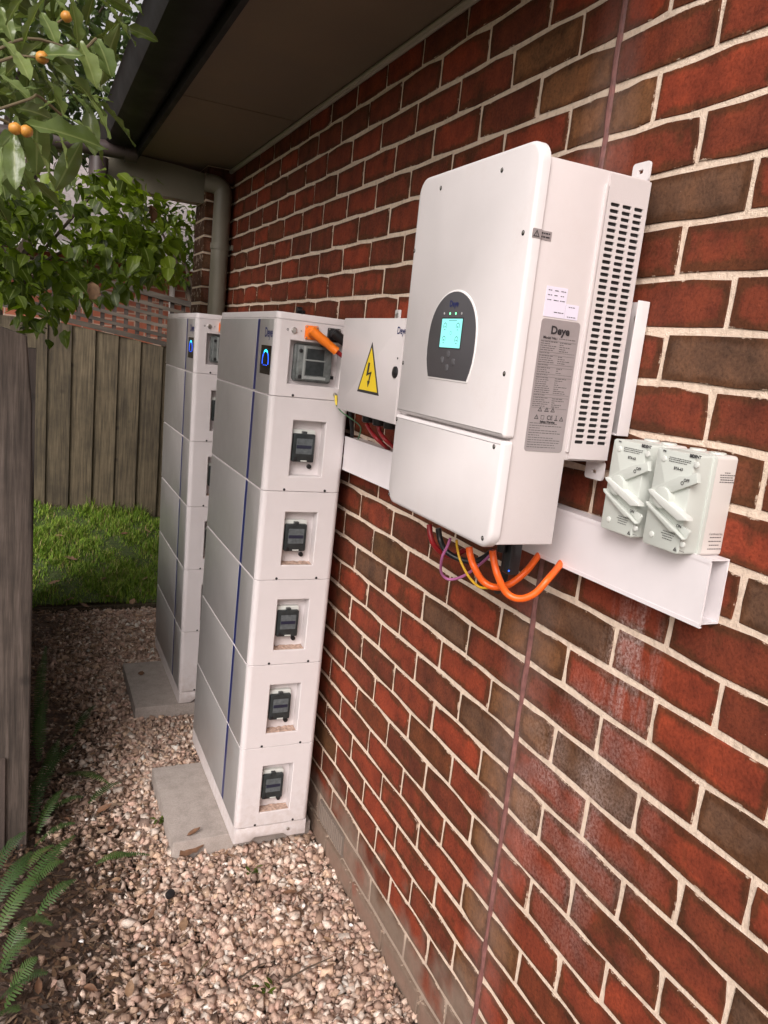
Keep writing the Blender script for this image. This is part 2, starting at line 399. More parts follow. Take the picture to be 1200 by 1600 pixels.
LEDB = glow('blue_led', (.02, .12, 1.0), 2.4); LEDC = glow('cyan_led', (.03, .60, 1.0), 2.2)
GUTTER = simple('dark_brown_gutter_paint', (.012, .010, .010), .55, var=.12, scale=5, dirt=.04, spec=.18)
PIPEPAINT = simple('olive_beige_pipe_paint', (.215, .195, .15), .45, var=.06, scale=6, dirt=.25)
SOFFIT = simple('beige_soffit_board', (.205, .152, .105), .8, var=.07, scale=4, bumpd=.0015, bscale=120)
BEAD = simple('cream_timber_bead', (.40, .355, .285), .6, var=.05)
SEAL = simple('brown_joint_sealant', (.20, .085, .075), .6, var=.2, scale=40, bumpd=.003, bscale=80)
CONC = None
def concrete_material():
    m, n, l, b = new_mat('cast_concrete')
    a = noise(n, l, 18, 6, .65); d = noise(n, l, 240, 3); r = ramp(n, [(.25, (.25, .215, .19)), (.5, (.33, .285, .255)), (.8, (.39, .34, .305))]); l.new(a.outputs[0], r.inputs[0])
    sp = ramp(n, [(.3, (.8,)*3), (.6, (1.05,)*3)]); l.new(d.outputs[0], sp.inputs[0])
    l.new(mixc(n, l, 1, r.outputs[0], sp.outputs[0], 'MULTIPLY'), b.inputs['Base Color']); b.inputs['Roughness'].default_value = .9
    bump(n, l, b, d.outputs[0], .0015, .6); return m
CONC = concrete_material()
POSTWOOD = wood_material('weathered_post_timber', (.033, .025, .019), (.072, .054, .043), (.120, .094, .078), 2, 95)
DARKWOOD = wood_material('dark_timber', (.022, .016, .013), (.05, .036, .03), (.085, .062, .05), 2, 30)  # darker timber tone for rear lattice slats and the side fence
PALING = wood_material('grey_brown_paling_timber', (.042, .032, .018), (.084, .065, .038), (.130, .104, .063), 2, 80)
LATTICE = wood_material('weathered_lattice_timber', (.045, .036, .028), (.085, .07, .054), (.135, .11, .09), 0, 24)
PITTO = leaf_material('glossy_wavy_leaf', (.050, .075, .022), (.115, .16, .045), (.21, .26, .085), .25, .22)
SHRUB = leaf_material('broad_green_leaf', (.020, .033, .003), (.060, .094, .006), (.17, .235, .014), .42, .42)
DARKLEAF = leaf_material('dark_evergreen_leaf', (.012, .022, .008), (.028, .05, .014), (.06, .095, .025), .35, .25, rib=False)
FERN = leaf_material('fern_green', (.017, .040, .010), (.040, .086, .018), (.085, .14, .030), .55, .25, rib=False)
BARK = simple('grey_brown_bark', (.09, .065, .045), .9, var=.25, scale=50, bumpd=.004, bscale=70)
STEM = simple('pale_stem', (.13, .10, .05), .6, var=.1)
FRUIT = simple('orange_seed_fruit', (.55, .25, .04), .45, var=.15, scale=70)
STONE = attr_material('crushed_stone'); LITTER = attr_material('dry_leaf', .7, .001, .3, 90); BLADE = attr_material('grass_blade', .6, .0005, .3)
SOIL = ground_material('leafy_soil', [(.3, (.055, .036, .026)), (.5, (.12, .08, .06)), (.75, (.21, .155, .12))])
LAWNSOIL = ground_material('lawn_soil', [(.3, (.03, .045, .012)), (.5, (.05, .075, .018)), (.75, (.075, .07, .035))])
EARTH = ground_material('garden_ground', [(.3, (.05, .045, .025)), (.6, (.09, .08, .05)), (.8, (.12, .1, .07))], 4)
RUST = simple('rust_brown_dead_leaf', (.17, .085, .045), .7, var=.2, scale=60)
TAN = simple('tan_dead_leaf', (.27, .165, .095), .7, var=.2, scale=60)

# ------------------------------------------------------------------ ground
gm = MB(); gm.add([(-300, -300, -.06), (300, -300, -.06), (300, 300, -.06), (-300, 300, -.06)], [(0, 1, 2, 3)])
tag(gm.build('ground', EARTH, smooth=0), kind='structure')
def sheet(name, x0, x1, y0, y1, hfun, mat, nx=40, ny=60):
    m = MB(); vs = []; fs = []
    for j in range(ny + 1):
        for i in range(nx + 1):
            x = x0 + (x1 - x0) * i / nx; y = y0 + (y1 - y0) * j / ny; vs.append((x, y, hfun(x, y)))
    for j in range(ny):
        for i in range(nx): a = j * (nx + 1) + i; fs.append((a, a + 1, a + nx + 2, a + nx + 1))
    m.add(vs, fs); return tag(m.build(name, mat), kind='structure')
def gh(x, y):
    left = max(0, min(1, (-.72 - x) / .35))
    return -.030 + .035 * left * left + .006 * math.sin(x * 9 + y * 4) + .004 * math.sin(y * 13)
sheet('gravel_path', -1.6, -.004, -1.6, 3.62, gh, SOIL)
def lawn_h(x, y):
    t = max(0, min(1, (y - 3.6) / 1.4))
    return .02 + t * (.235 - .13 * (x - .02)) + .012 * math.sin(x * 5 + y * 3)
sheet('lawn', -2.6, 2.6, 3.62, 5.9, lawn_h, LAWNSOIL)

# ------------------------------------------------------------------ the brick house
Z0, MOD = 2.31, .086
EY = -.35                                # unseen eave end, placed to let sky light onto the near wall
house = empty('brick_house', (0, 1, 0), 'red brick house with dark eaves whose wall carries the white electrical gear', 'house')
wall = MB(); wall.box((.0026, -1.6, -.05), (.2, 3.04, 2.60)).build('wall', MORTAR, house, 0)
WALL = house.children[-1]
PROTO_CACHE = {}
def brick_mesh(L, H, D, var):
    key = (round(L, 3), round(H, 3), round(D, 2), var)
    if key in PROTO_CACHE: return PROTO_CACHE[key]
    r = random.Random(hash(key) & 0xffff)
    j = lambda a: r.uniform(-a, a)
    h, w = H / 2, L / 2
    pts = [(-w, -h), (-w/3, -h), (w/3, -h), (w, -h), (w, 0), (w, h), (w/3, h), (-w/3, h), (-w, h), (-w, 0)]
    pts = [(a + j(.0018), b + j(.0024)) for a, b in pts]
    cut = []
    for i, p in enumerate(pts):
        if i in (0, 3, 5, 8):                           # worn corners
            k = r.uniform(.85, .98) if r.random() < .5 else .975
            p = (p[0] * (1 - (1 - k) * .25), p[1] * k)
        cut.append(p)
    n = len(cut); ins = inset(cut, .0012); inn = inset(cut, .019)
    vs = [(D, a, b) for a, b in cut] + [(.0010, a, b) for a, b in cut] + [(0, a, b) for a, b in ins] + [(-.0004 + j(.0004), a, b) for a, b in inn]
    fs = []
    for k in range(3):
        for i in range(n):
            q = (i + 1) % n; fs.append((k*n + i, k*n + q, (k+1)*n + q, (k+1)*n + i))
    fs.append(tuple(3*n + i for i in range(n)))
    me = bpy.data.meshes.new('brick'); me.from_pydata(vs, [], fs); me.materials.append(BRICK)
    bm = bmesh.new(); bm.from_mesh(me); bmesh.ops.recalc_face_normals(bm, faces=bm.faces); bm.to_mesh(me); bm.free()
    a = me.attributes.new('inner', 'FLOAT', 'POINT'); a.data.foreach_set('value', [0.0] * (3 * n) + [1.0] * n)
    PROTO_CACHE[key] = me; return me
def on_k(px, py):
    p = on(px, py, 0, 0); return p.y, (Z0 - p.z) / MOD
DARKPX = [(1120,560),(900,960),(930,1230),(1170,1290),(590,890),(1155,950),(1180,1590),(690,980),(775,1165),(1130,330)]
TANPX = [(910,150),(930,160),(985,160),(790,985),(855,1035),(780,1110),(840,1165),(775,1190),(825,1240),(760,1215),(750,1290),(815,1350),(735,1400),(790,1465),(725,1500),(780,1560),(880,40),(725,1290)]
DK = [on_k(*p) for p in DARKPX]; TK = [on_k(*p) for p in TANPX]
bricks = []
for k in range(-3, 27):
    top, bot = k * MOD, (k + 1) * MOD
    odd = k % 2 != 0
    spans = []
    for s in (1, -1):
        y = .005; first = True
        while y < (3.04 if s > 0 else 1.6):
            L = .110 if (odd and first) else .230
            a, b = y, min(y + L, 3.038)
            if b - a > .03: spans.append((s * a, s * b) if s > 0 else (-b, -a))
            y += L + .010; first = False
    for a, b in spans:
        yc, zc = (a + b) / 2, Z0 - (k + .5) * MOD
        q = random.random()
        if q < .92: c = (lambda t: (.125 + .115 * t, .033 + .011 * t, .0175 + .003 * t))(random.random())
        elif q < .975: c = (random.uniform(.125, .16), random.uniform(.036, .046), random.uniform(.016, .022))
        else: c = (random.uniform(.085, .11), random.uniform(.044, .052), random.uniform(.020, .026))
        for (py, pk) in DK:
            if a - .005 <= py <= b + .005 and k <= pk < k + 1: c = (.120, .062, .037)
        for (py, pk) in TK:
            if (b - a < .15 or k < 3) and a - .005 <= py <= b + .005 and k <= pk < k + 1: c = (.175, .078, .034)
        H = .076 if k < 26 else .072
        bricks.append(dict(y=yc, z=zc, L=b - a, H=H, c=c, k=k, x=random.uniform(-.0012, .0012) - (.007 if k == 26 else 0), D=.02))
# 300 that show largest are parts, the others one joined part
def shown(bk):
    p = pix((0, bk['y'], bk['z']))
    if not (-30 < p[0] < 1230 and -30 < p[1] < 1630): return 0
    d = (Vector((0, bk['y'], bk['z'])) - CAM); area = bk['L'] * bk['H'] * abs(d.x) / d.length ** 3
    X, Y = p
    if 660 < X < 850 and 290 < Y < 840: return 0          # behind the inverter
    if 860 < X < 960 and 300 < Y < 640: return 0
    if X < 520 and Y > 500: return 0
    return area
bricks.sort(key=shown, reverse=True)
VENT = lambda bk: bk['k'] == 25 and .80 < bk['y'] < 1.06
bricks = [b for b in bricks if not VENT(b)]
for bk in bricks[:298]:
    o = link('brick', brick_mesh(bk['L'], bk['H'], bk['D'], random.randrange(5)), WALL, (bk['x'], bk['y'], bk['z']))
    o['clay'] = bk['c']
def join_bricks(lst, name, parent, xf=None):
    V, F, IN, CO = [], [], [], []
    for bk in lst:
        me = brick_mesh(bk['L'], bk['H'], bk['D'], random.randrange(5)); o = len(V)
        for v in me.vertices:
            p = (v.co.x + bk['x'], v.co.y + bk['y'], v.co.z + bk['z']); V.append(xf(p) if xf else p)
        for p in me.polygons: F.append([o + i for i in p.vertices]); CO.append((*bk['c'], 1))
        IN += [d.value for d in me.attributes['inner'].data]
    me = bpy.data.meshes.new(name); me.from_pydata(V, [], F); me.materials.append(BRICK)
    me.attributes.new('inner', 'FLOAT', 'POINT').data.foreach_set('value', IN)
    me.attributes.new('base', 'FLOAT_COLOR', 'FACE').data.foreach_set('color', [x for c in CO for x in c])
    o = link(name, me, parent); o['kind'] = 'stuff'; return o
join_bricks(bricks[298:], 'brick', WALL)
# pier at the end of the wall, facing the camera
MB().box((-.131, 3.0475, -.05), (.25, 3.30, 2.60)).build('pier', MORTAR, house, 0); PIER = house.children[-1]
pl = []
for k in range(-3, 27):
    for (a, b) in (((-.135, .09),) if k % 2 else ((-.135, -.03), (-.02, .09))):
        c = (random.uniform(.10, .16), random.uniform(.05, .06), random.uniform(.03, .04))
        pl.append(dict(y=(a + b) / 2, z=Z0 - (k + .5) * MOD, L=b - a, H=.076, c=c, k=k, x=-.0045, D=.26))
for bk in pl:
    me = brick_mesh(bk['L'], bk['H'], bk['D'], random.randrange(5))
    o = link('brick', me, PIER); o.rotation_euler = (0, 0, math.pi / 2); o.location = (bk['y'], 3.0445 + bk['x'], bk['z']); o['clay'] = bk['c']
# sealed movement joint
jp = []; jr = []
for i in range(60):
    z = .02 + i * .0434; jp.append((.0015 + random.uniform(-.0008, .0008), random.uniform(-.0018, .0018), z)); jr.append(random.uniform(.0056, .0076))
MB().tube(jp, jr, 8).build('joint_sealant', SEAL, house)
# weep vent in the lowest courses
vz = Z0 - 25.5 * MOD
m = MB(); m.box((-.004, .815, vz - .038), (.02, 1.045, vz + .038)); m.build('air_vent', simple('grey_vent_plastic', (.16, .125, .10), .7), house, 0); AV = house.children[-1]
for i in range(14):
    y = .825 + i * .0162; MB().box((-.0075, y, vz - .032), (-.0042, y + .006, vz + .032)).build('slat', simple('vent_slat_plastic', (.24, .19, .155), .7) if i == 0 else bpy.data.materials['vent_slat_plastic'], AV, 0)
# rest of the house shell, eaves and roof
MB().box((.2035, -1.6, -.05), (5.0, -1.5, 2.6)).box((.253, 3.0445, -.05), (5.0, 3.30, 2.6)).box((4.9, -1.497, -.05), (5.0, 3.042, 2.6)).build('rear_wall', MORTAR, house, 0)
MB().box((-.472, EY, 2.568), (-.001, 3.38, 2.576)).build('soffit', SOFFIT, house, 0)
for jy in (-.05, 1.92): MB().box((-.470, jy, 2.5655), (-.026, jy + .022, 2.5678)).build('soffit_joint', SOFFIT, house, 0)
MB().tube([(-.012, EY, 2.556), (-.012, 3.04, 2.556)], .011, 8).build('cornice_bead', BEAD, house)
MB().box((-.492, EY, 2.535), (-.474, 3.40, 2.74)).build('fascia', GUTTER, house, 0)
prof = [(-.494, 2.70), (-.494, 2.575), (-.52, 2.560), (-.60, 2.560), (-.632, 2.575), (-.648, 2.61), (-.652, 2.66), (-.662, 2.672), (-.656, 2.684), (-.646, 2.68)]
m = MB(); n = len(prof); ins_ = [(x + (.003 if x < -.55 else -.003) * -1, z + .004) for x, z in prof]
m.add([(x, EY, z) for x, z in prof] + [(x, 3.16, z) for x, z in prof], [(i, i + 1, n + i + 1, n + i) for i in range(n - 1)])
m.add([(x, 3.16, z) for x, z in prof], [tuple(range(n))]); m.build('gutter', GUTTER, house, 40)
m = MB()
m.add([(-.63, EY, 2.70), (-.63, 3.42, 2.70), (2.4, 3.42, 4.1), (2.4, EY, 4.1), (-.63, EY, 2.74), (-.63, 3.42, 2.74), (2.4, 3.42, 4.14), (2.4, EY, 4.14)],
      [(0,3,2,1),(4,5,6,7),(0,1,5,4),(1,2,6,5),(2,3,7,6),(3,0,4,7)])
m.add([(2.4, EY, 4.14), (2.4, 3.42, 4.14), (5.4, 3.42, 2.70), (5.4, EY, 2.70)], [(0, 1, 2, 3)])
m.build('roof', simple('dark_roof_tile', (.06, .045, .04), .8, var=.2), house, 0)
# eave return: boxed pale board from gutter to wall, and downpipe
eave = [(-.60, 2.55), (-.625, 2.52), (-.622, 2.45), (-.59, 2.415), (-.52, 2.41), (-.13, 2.405), (-.10, 2.42), (-.06, 2.51), (-.30, 2.535)]
eave = list(reversed(eave))
MB().prism([(x, z) for x, z in eave], (0, 3.16, 0), X_, Z_, -Y_, -.16, 0.06, .018).build('eave_return', PIPEPAINT, house, 50)
dp = MB(); dp.tube(smooth_path([(-.061, 2.975, -.02), (-.061, 2.975, 1.0), (-.061, 2.975, 2.2), (-.061, 2.975, 2.42), (-.072, 2.98, 2.458), (-.105, 2.99, 2.472), (-.15, 3.0, 2.475)], 5), .0445, 18)
dp.build('downpipe', PIPEPAINT, house); DP = house.children[-1]
m = MB(); m.ring((-.061, 2.975, 0), X_, Y_, Z_, .0445, .0495, 2.185, seg=20).ring((-.061, 2.975, 0), X_, Y_, Z_, .0445, .0495, 2.155, seg=20)
m.tube([(-.061, 2.975, 2.155), (-.061, 2.975, 2.185)], .0495, 20, False); m.box((-.012, 2.93, 2.158), (.0, 2.99, 2.182)); m.build('bracket', PIPEPAINT, DP)
# dark pipe running off the gutter to the left
m = MB(); m.tube([(-.545, 3.0, 2.56), (-.545, 3.0, 2.66)], .036, 14)
m.build('gutter_outlet', simple('brown_outlet_paint', (.06, .042, .038), .4), house)
m = MB(); m.tube([(-.50, 3.0, 2.545), (-.62, 3.0, 2.545), (-1.5, 3.0, 2.50)], .038, 16)
m.tube([(-.488, 3.0, 2.545), (-.545, 3.0, 2.545)], .046, 16)
m.tube([(-.66, 3.02, 2.50), (-.66, 3.02, 2.40)], .045, 14).build('overflow_pipe', simple('brown_grey_pipe_paint', (.055, .04, .038), .38, var=.12), house)

# ------------------------------------------------------------------ hybrid inverter
FX = -.26
inv = empty('inverter', (-.14, .02, 1.41), 'large white inverter cabinet with lit cyan screen hung on the brick wall', 'inverter')
YS = -.184
m = MB(); prof = [(-.24, 1.412), (-.125, 1.412), (-.125, 1.562), (-.036, 1.562), (-.036, 2.033), (-.24, 2.033)]
m.prism(prof, (0, .215, 0), X_, Z_, -Y_, 0, .215 - YS, .003); m.build('body', SIDEWHITE, inv, 30)
def front_panel(name, z0, z1, r):
    o = [(-y, z) for y, z in rrect(-.190, z0, .227, z1, r, 7)]; o.reverse()
    return MB().prism(o, (0, 0, 0), -Y_, Z_, -X_, .2402, -FX, .007).build(name, WHITE, inv, 50)
FP = front_panel('front_panel', 1.594, 2.056, [.006, .006, .034, .034])
LP = front_panel('lower_panel', 1.403, 1.5895, [.032, .032, .006, .006])
# ventilation grille with real slots
gx = [-.1040, -.0795, -.0550]; gz = [1.983 - i * (.3875 / 39) for i in range(40)]
m = MB(); YG = YS - .004; hw, hh = .0092, .0029
def slot_outline(cx, cz): return [(cx-hw, cz-hh*.5), (cx-hw*.86, cz-hh), (cx+hw*.86, cz-hh), (cx+hw, cz-hh*.5), (cx+hw, cz+hh*.5), (cx+hw*.86, cz+hh), (cx-hw*.86, cz+hh), (cx-hw, cz+hh*.5)]
for j, cz in enumerate(gz):
    for cx in gx:
        x0, x1, z0, z1 = cx - .01225, cx + .01225, cz - .00497, cz + .00497
        rect = [(x0, cz-hh*.5), (cx-hw*.86, z0), (cx+hw*.86, z0), (x1, cz-hh*.5), (x1, cz+hh*.5), (cx+hw*.86, z1), (cx-hw*.86, z1), (x0, cz+hh*.5)]
        s = slot_outline(cx, cz)
        vs = [(a, YG, b) for a, b in rect] + [(a, YG, b) for a, b in s] + [(a, YG + .003, b) for a, b in s] + [(x0, YG, z0), (x1, YG, z0), (x1, YG, z1), (x0, YG, z1)]
        fs = [(i, (i+1) % 8, 8 + (i+1) % 8, 8 + i) for i in range(8)] + [(8 + i, 8 + (i+1) % 8, 16 + (i+1) % 8, 16 + i) for i in range(8)]
        fs += [(24, 1, 0), (25, 3, 2), (26, 5, 4), (27, 7, 6)]
        m.add(vs, fs)
a0, a1, b0, b1 = gx[0] - .01225, gx[2] + .01225, gz[-1] - .00497, gz[0] + .00497
for (x0, x1, z0, z1) in ((-.1205, a0, 1.566, 2.029), (a1, -.037, 1.566, 2.029), (a0, a1, 1.566, b0), (a0, a1, b1, 2.029)):
    m.add([(x0, YG, z0), (x1, YG, z0), (x1, YG, z1), (x0, YG, z1)], [(0, 1, 2, 3)])
for (x0, z0, x1, z1) in ((-.1205, 1.566, -.037, 1.566), (-.037, 1.566, -.037, 2.029), (-.037, 2.029, -.1205, 2.029), (-.1205, 2.029, -.1205, 1.566)):
    m.add([(x0, YG, z0), (x1, YG, z1), (x1, YS - .0005, z1), (x0, YS - .0005, z0)], [(0, 1, 2, 3)])
m.build('vent_grille', SIDEWHITE, inv, 0); GR = inv.children[-1]
MB().box((a0 + .001, YS - .0012, b0), (a1 - .001, YS - .0004, b1)).build('vent_shade_sheet', VOIDSHADE, GR, 0)  # dark sheet behind the slots, the hollow's shade put into its colour
MB().prism(rrect(-.1275, 1.576, -.1215, 2.012, .0028, 3), (0, YS, 0), X_, Z_, -Y_, 0, .0045, .0015).build('ridge', SIDEWHITE, inv, 40)
# panel screws on flat dark discs, painted as the shade of dimples
for px, py in ((689,294),(784.5,266),(647.6,392),(817.5,364),(630,567),(788,584),(620,655),(772,698),(608,772),(754,841)):
    p = on(px, py, 0, FX); m = MB(); m.ring((FX, p.y, p.z), Y_, Z_, -X_, .0, .0042, .0004, seg=14); m.build('screw_shade_disc', VOIDSHADE, FP if p.z > 1.59 else LP, 0)
    MB().cyl((FX, p.y - .0008, p.z + .0006), -X_, .0022, .0006, .0013, 8, .0003).build('screw', STEEL, FP if p.z > 1.59 else LP)
# oval console
def con(cy, cz, w, top, bot):
    pts = []
    for k in range(33):
        a = math.pi * k / 32; x = math.cos(a); y = math.sin(a)
        pts.append((-x * w, cz + (top - cz) * (y ** .82)))
    pts = [(u, v) for u, v in pts]
    low = [(-w * .995, cz - .02), (-w * .96, cz - .04), (-w * .88, cz - .062), (-w * .75, bot), (w * .75, bot), (w * .88, cz - .062), (w * .96, cz - .04), (w * .995, cz - .02)]
    return [(cy_, z) for cy_, z in pts[::-1]][::1] + low[::-1][::-1][0:0] + [(-u, v) for u, v in low][0:0], pts, low
CY, CZ, CW, CT, CB = .0225, 1.742, .0885, 1.833, 1.676
def console_outline(g=0):
    pts = [(math.cos(math.pi * k / 32) * (CW + g), CZ + (CT + g - CZ) * math.sin(math.pi * k / 32) ** .86) for k in range(33)]
    low = [(-1.0, -.016), (-.975, -.034), (-.915, -.050), (-.83, CB - CZ - g), (.83, CB - CZ - g), (.915, -.050), (.975, -.034), (1.0, -.016)]
    pts += [(f * (CW + g), CZ + d) for f, d in low]
    return pts
Pc = Vector((FX, CY, 0))
MB().prism(console_outline(.003), Pc, -Y_, Z_, -X_, -.001, .0015, .001).build('console_rim', simple('console_rim_white', (.82, .79, .78), .3), inv, 40)
MB().prism(console_outline(0), Pc, -Y_, Z_, -X_, .0006, .0022, .0006).build('console', PANELGREY, inv, 40); CN = inv.children[-1]
cx = FX - .0023
MB().prism(rrect(-.0405, 1.7305, .0405, 1.7865, .001, 2), (FX, CY, 0), -Y_, Z_, -X_, .002, .0026, 0).build('screen_bezel', BLACK, CN, 0)
MB().prism(rrect(-.038, 1.7325, .038, 1.7845, .0008, 2), (FX, CY, 0), -Y_, Z_, -X_, .0024, .0030, 0).build('screen', LCD, CN, 0); SCR = CN.children[-1]
m = MB()
for (u, v) in ((-.024, 1.771), (.024, 1.771), (-.024, 1.747), (.024, 1.747)):
    c = Vector((FX - .0031, CY - u, v)); m.ring(c, -Y_, Z_, -X_, .0052, .0064, 0, -35, 215, 20)
    m.ring(c + Vector((0, 0, -.001)), -Y_, Z_, -X_, .0, .0016, 0, 0, 360, 8)
    m.box((FX - .0032, CY - u - .0025, v - .0068), (FX - .00305, CY - u + .0025, v - .0058))
m.ring((FX - .0031, CY, 1.759), -Y_, Z_, -X_, .003, .0036, 0, 0, 360, 16)
m.box((FX - .0032, CY - .018, 1.7806), (FX - .00305, CY + .012, 1.7815))
m.build('screen_icons', LCDINK, SCR, 0)
for i, px in enumerate((410, 490, 570, 652)):
    p = on(650 + px / 8.89, 440 + 445 / 8.89, 0, FX)
    MB().cyl((FX - .002, p.y, p.z), -X_, .0022, 0, .0009, 10, .0003).build('led', LEDG if i in (1, 2) else LEDW, CN)
for px, py in ((460, 1010), (375, 1090), (530, 1120), (440, 1200)):
    p = on(650 + px / 8.89, 440 + py / 8.89, 0, FX)
    MB().prism(rrect(-.0055, -.006, .0055, .006, .003, 4), (FX - .002, p.y, p.z), -Y_, Z_, -X_, 0, .0016, .0006).build('button', simple('console_button', (.095, .092, .098), .5) if px == 460 else bpy.data.materials['console_button'], CN)
text('logo', 'Deye', .0155, (FX - .0024, CY, 1.811), -Y_, Z_, NAVY, CN, bold=.0003)
# rating plate and stickers on the side
def side_quad(name, x0, z0, x1, z1, mat, parent, d=.0012, r=.004):
    return MB().prism(rrect(x0, z0, x1, z1, r, 4), (0, YS, 0), X_, Z_, -Y_, 0, d, 0).build(name, mat, parent, 0)
RL = side_quad('rating_label', -.2125, 1.575, -.135, 1.792, SILVER, inv, .0008, .006)
ys = YS - .0011
text('logo', 'Deye', .0175, (-.174, ys, 1.7745), X_, Z_, INK, RL, bold=.0006)
text('printed_text', 'Model No.:', .0062, (-.206, ys, 1.7622), X_, Z_, INK, RL, 'LEFT', .0001)
def print_lines(name, rows, parent, y, mat=GREYINK, h=.0011):
    """illegibly small print: rows of short words"""
    m = MB(); r = random.Random(4)
    for x0, x1, z in rows:
        x = x0
        while x < x1 - .002:
            w = min(r.uniform(.002, .0075), x1 - x); m.add([(x, y, z - h/2), (x + w, y, z - h/2), (x + w, y, z + h/2), (x, y, z + h/2)], [(0, 1, 2, 3)]); x += w + .0011
    return tag(m.build(name, mat, parent, 0), kind='stuff')
rr = random.Random(2); rows = [(-.174, -.141, 1.7622)]
z = 1.756
for grp in (5, 1, 4, 1, 3, 1, 8, 1, 5):
    for i in range(grp):
        rows.append((-.209, -.209 + (rr.uniform(.018, .034) if grp > 1 else .022), z))
        if grp > 1: rows.append((-.171, -.171 + rr.uniform(.006, .026), z - .0002))
        z -= .0034
    z -= .0012
for i in range(11): rows.append((-.2085, -.2085 + (rr.uniform(.045, .068) if i not in (2, 5) else .022), 1.6225 - i * .0040))
print_lines('printed_text', rows, RL, ys)
m = MB(); z = 1.7575
for grp in (5, 1, 4, 1, 3, 1, 8, 1, 5):
    m.box((-.2095, ys, z - .0002), (-.1385, ys + .0002, z + .0002)); z -= .0034 * grp + .0012
m.box((-.2095, ys, z), (-.1385, ys + .0002, z + .0004)); m.build('printed_rule', GREYINK, RL, 0)
def tri_outline(m, P, U, V, s, t=.14):
    P, U, V = Vector(P), Vector(U), Vector(V)
    o = [P + V * s * .62, P - U * s * .6 - V * s * .42, P + U * s * .6 - V * s * .42]
    c = (o[0] + o[1] + o[2]) / 3; i = [c + (q - c) * (1 - t * 2.6) for q in o]
    m.add(o + i, [(0, 1, 4, 3), (1, 2, 5, 4), (2, 0, 3, 5)])
    m.add([P - U * s * .05 + V * s * .2, P + U * s * .05 + V * s * .2, P + U * s * .03 - V * s * .12, P - U * s * .03 - V * s * .12], [(0, 1, 2, 3)])
    m.add([P - U * s * .05 - V * s * .18, P + U * s * .05 - V * s * .18, P + U * s * .05 - V * s * .26, P - U * s * .05 - V * s * .26], [(0, 1, 2, 3)])
m = MB()
for x, z in ((-.192, 1.6455), (-.1785, 1.6455), (-.166, 1.6455), (-.197, 1.6325), (-.146, 1.6315)): tri_outline(m, (x, ys, z), X_, Z_, .0075)
for x0, z0, x1, z1 in ((-.188, 1.6295, -.1815, 1.6300), (-.188, 1.6355, -.1815, 1.6360), (-.188, 1.63, -.1875, 1.636), (-.182, 1.63, -.1815, 1.636), (-.160, 1.6285, -.1535, 1.6297), (-.159, 1.631, -.1545, 1.6316), (-.1585, 1.6365, -.155, 1.637), (-.1572, 1.631, -.1563, 1.637)):
    m.box((x0, ys, z0), (x1, ys + .0002, z1))
m.build('warning_symbols', INK, RL, 0)
text('printed_text', 'CE', .0105, (-.1705, ys, 1.6325), X_, Z_, INK, RL, sx=.95)
text('printed_text', 'Safety Warning', .0048, (-.174, ys, 1.6255), X_, Z_, INK, RL, bold=.0002)
ST = side_quad('sticker', -.2115, 1.795, -.170, 1.8425, STICKER, inv, .0009, .0005)
side_quad('sticker', -.1692, 1.795, -.1435, 1.8185, STICKER, inv, .0009, .0005); ST2 = inv.children[-1]
rows = [(-.208 + i * .0125, -.208 + i * .0125 + .0095, z) for i in range(3) for z in (1.8365, 1.8290, 1.8215)] + [(-.192, -.173, 1.803)]
print_lines('printed_text', rows, ST, YS - .0012, INK, .0013)
print_lines('printed_text', [(-.164, -.150, 1.8140), (-.165, -.148, 1.7985)], ST2, YS - .0012, INK, .0012)
m = MB(); m.prism(rrect(-.2385, 1.9095, -.2165, 1.9235, .0006, 2), (0, YS, 0), X_, Z_, -Y_, 0, .0008)
m.prism(rrect(-.2565, 1.9095, -.2400, 1.9235, .0006, 2), (0, -.190, 0), X_, Z_, -Y_, 0, .0008); m.build('warning_sticker', SILVER, inv, 0); WS = inv.children[-1]
m = MB(); tri_outline(m, (-.249, -.1912, 1.9155), X_, Z_, .010); m.build('warning_symbol', INK, WS, 0)
print_lines('printed_text', [(-.236, -.2195, 1.9195), (-.236, -.219, 1.9140)], WS, YS - .0012, INK, .0022)
# mounting ears, wall bracket with its bolt
def ear(y0, y1, z0, z1, hz):
    m = MB(); cy, cz = (y0 + y1) / 2, hz
    o = rrect(-y1, z0, -y0, z1, .006, 4); n = len(o)
    hole = []
    for p in o:
        a = math.atan2(p[1] - cz, p[0] + cy); hole.append((-cy + .0065 * math.cos(a), cz + .0045 * math.sin(a)))
    for x in (-.034, -.030): m.add([(x, -a, b) for a, b in o] + [(x, -a, b) for a, b in hole], [(i, (i+1) % n, n + (i+1) % n, n + i) for i in range(n)])
    for q in (o, hole): m.add([(-.034, -a, b) for a, b in q] + [(-.030, -a, b) for a, b in q], [(i, (i+1) % n, n + (i+1) % n, n + i) for i in range(n)])
    m.build('mounting_ear', WHITE, inv, 40)
ear(-.174, -.132, 2.0335, 2.067, 2.052); ear(.15, .192, 2.0335, 2.067, 2.052); ear(-.179, -.130, 1.527, 1.5615, 1.541); ear(.15, .199, 1.527, 1.5615, 1.541)
m = MB(); m.box((-.0075, -.178, 1.612), (-.0045, .205, 1.842)); m.box((-.034, -.1815, 1.612), (-.0045, -.1785, 1.842)); m.box((-.034, -.178, 1.609), (-.0045, .205, 1.6118)); m.box((-.034, .2055, 1.612), (-.0045, .2085, 1.842))
m = MB(); m.prism(rrect(.148, 1.611, .190, 1.842, .006, 4), (0, 0, 0), -Y_, Z_, -X_, .003, .006, .001)
m.prism(rrect(.190, 1.611, .1925, 1.842, .001, 2), (0, 0, 0), -Y_, Z_, -X_, .003, .028, .001); m.prism(rrect(.150, 1.611, .190, 1.6135, .001, 2), (0, 0, 0), -Y_, Z_, -X_, .006, .028, .001)
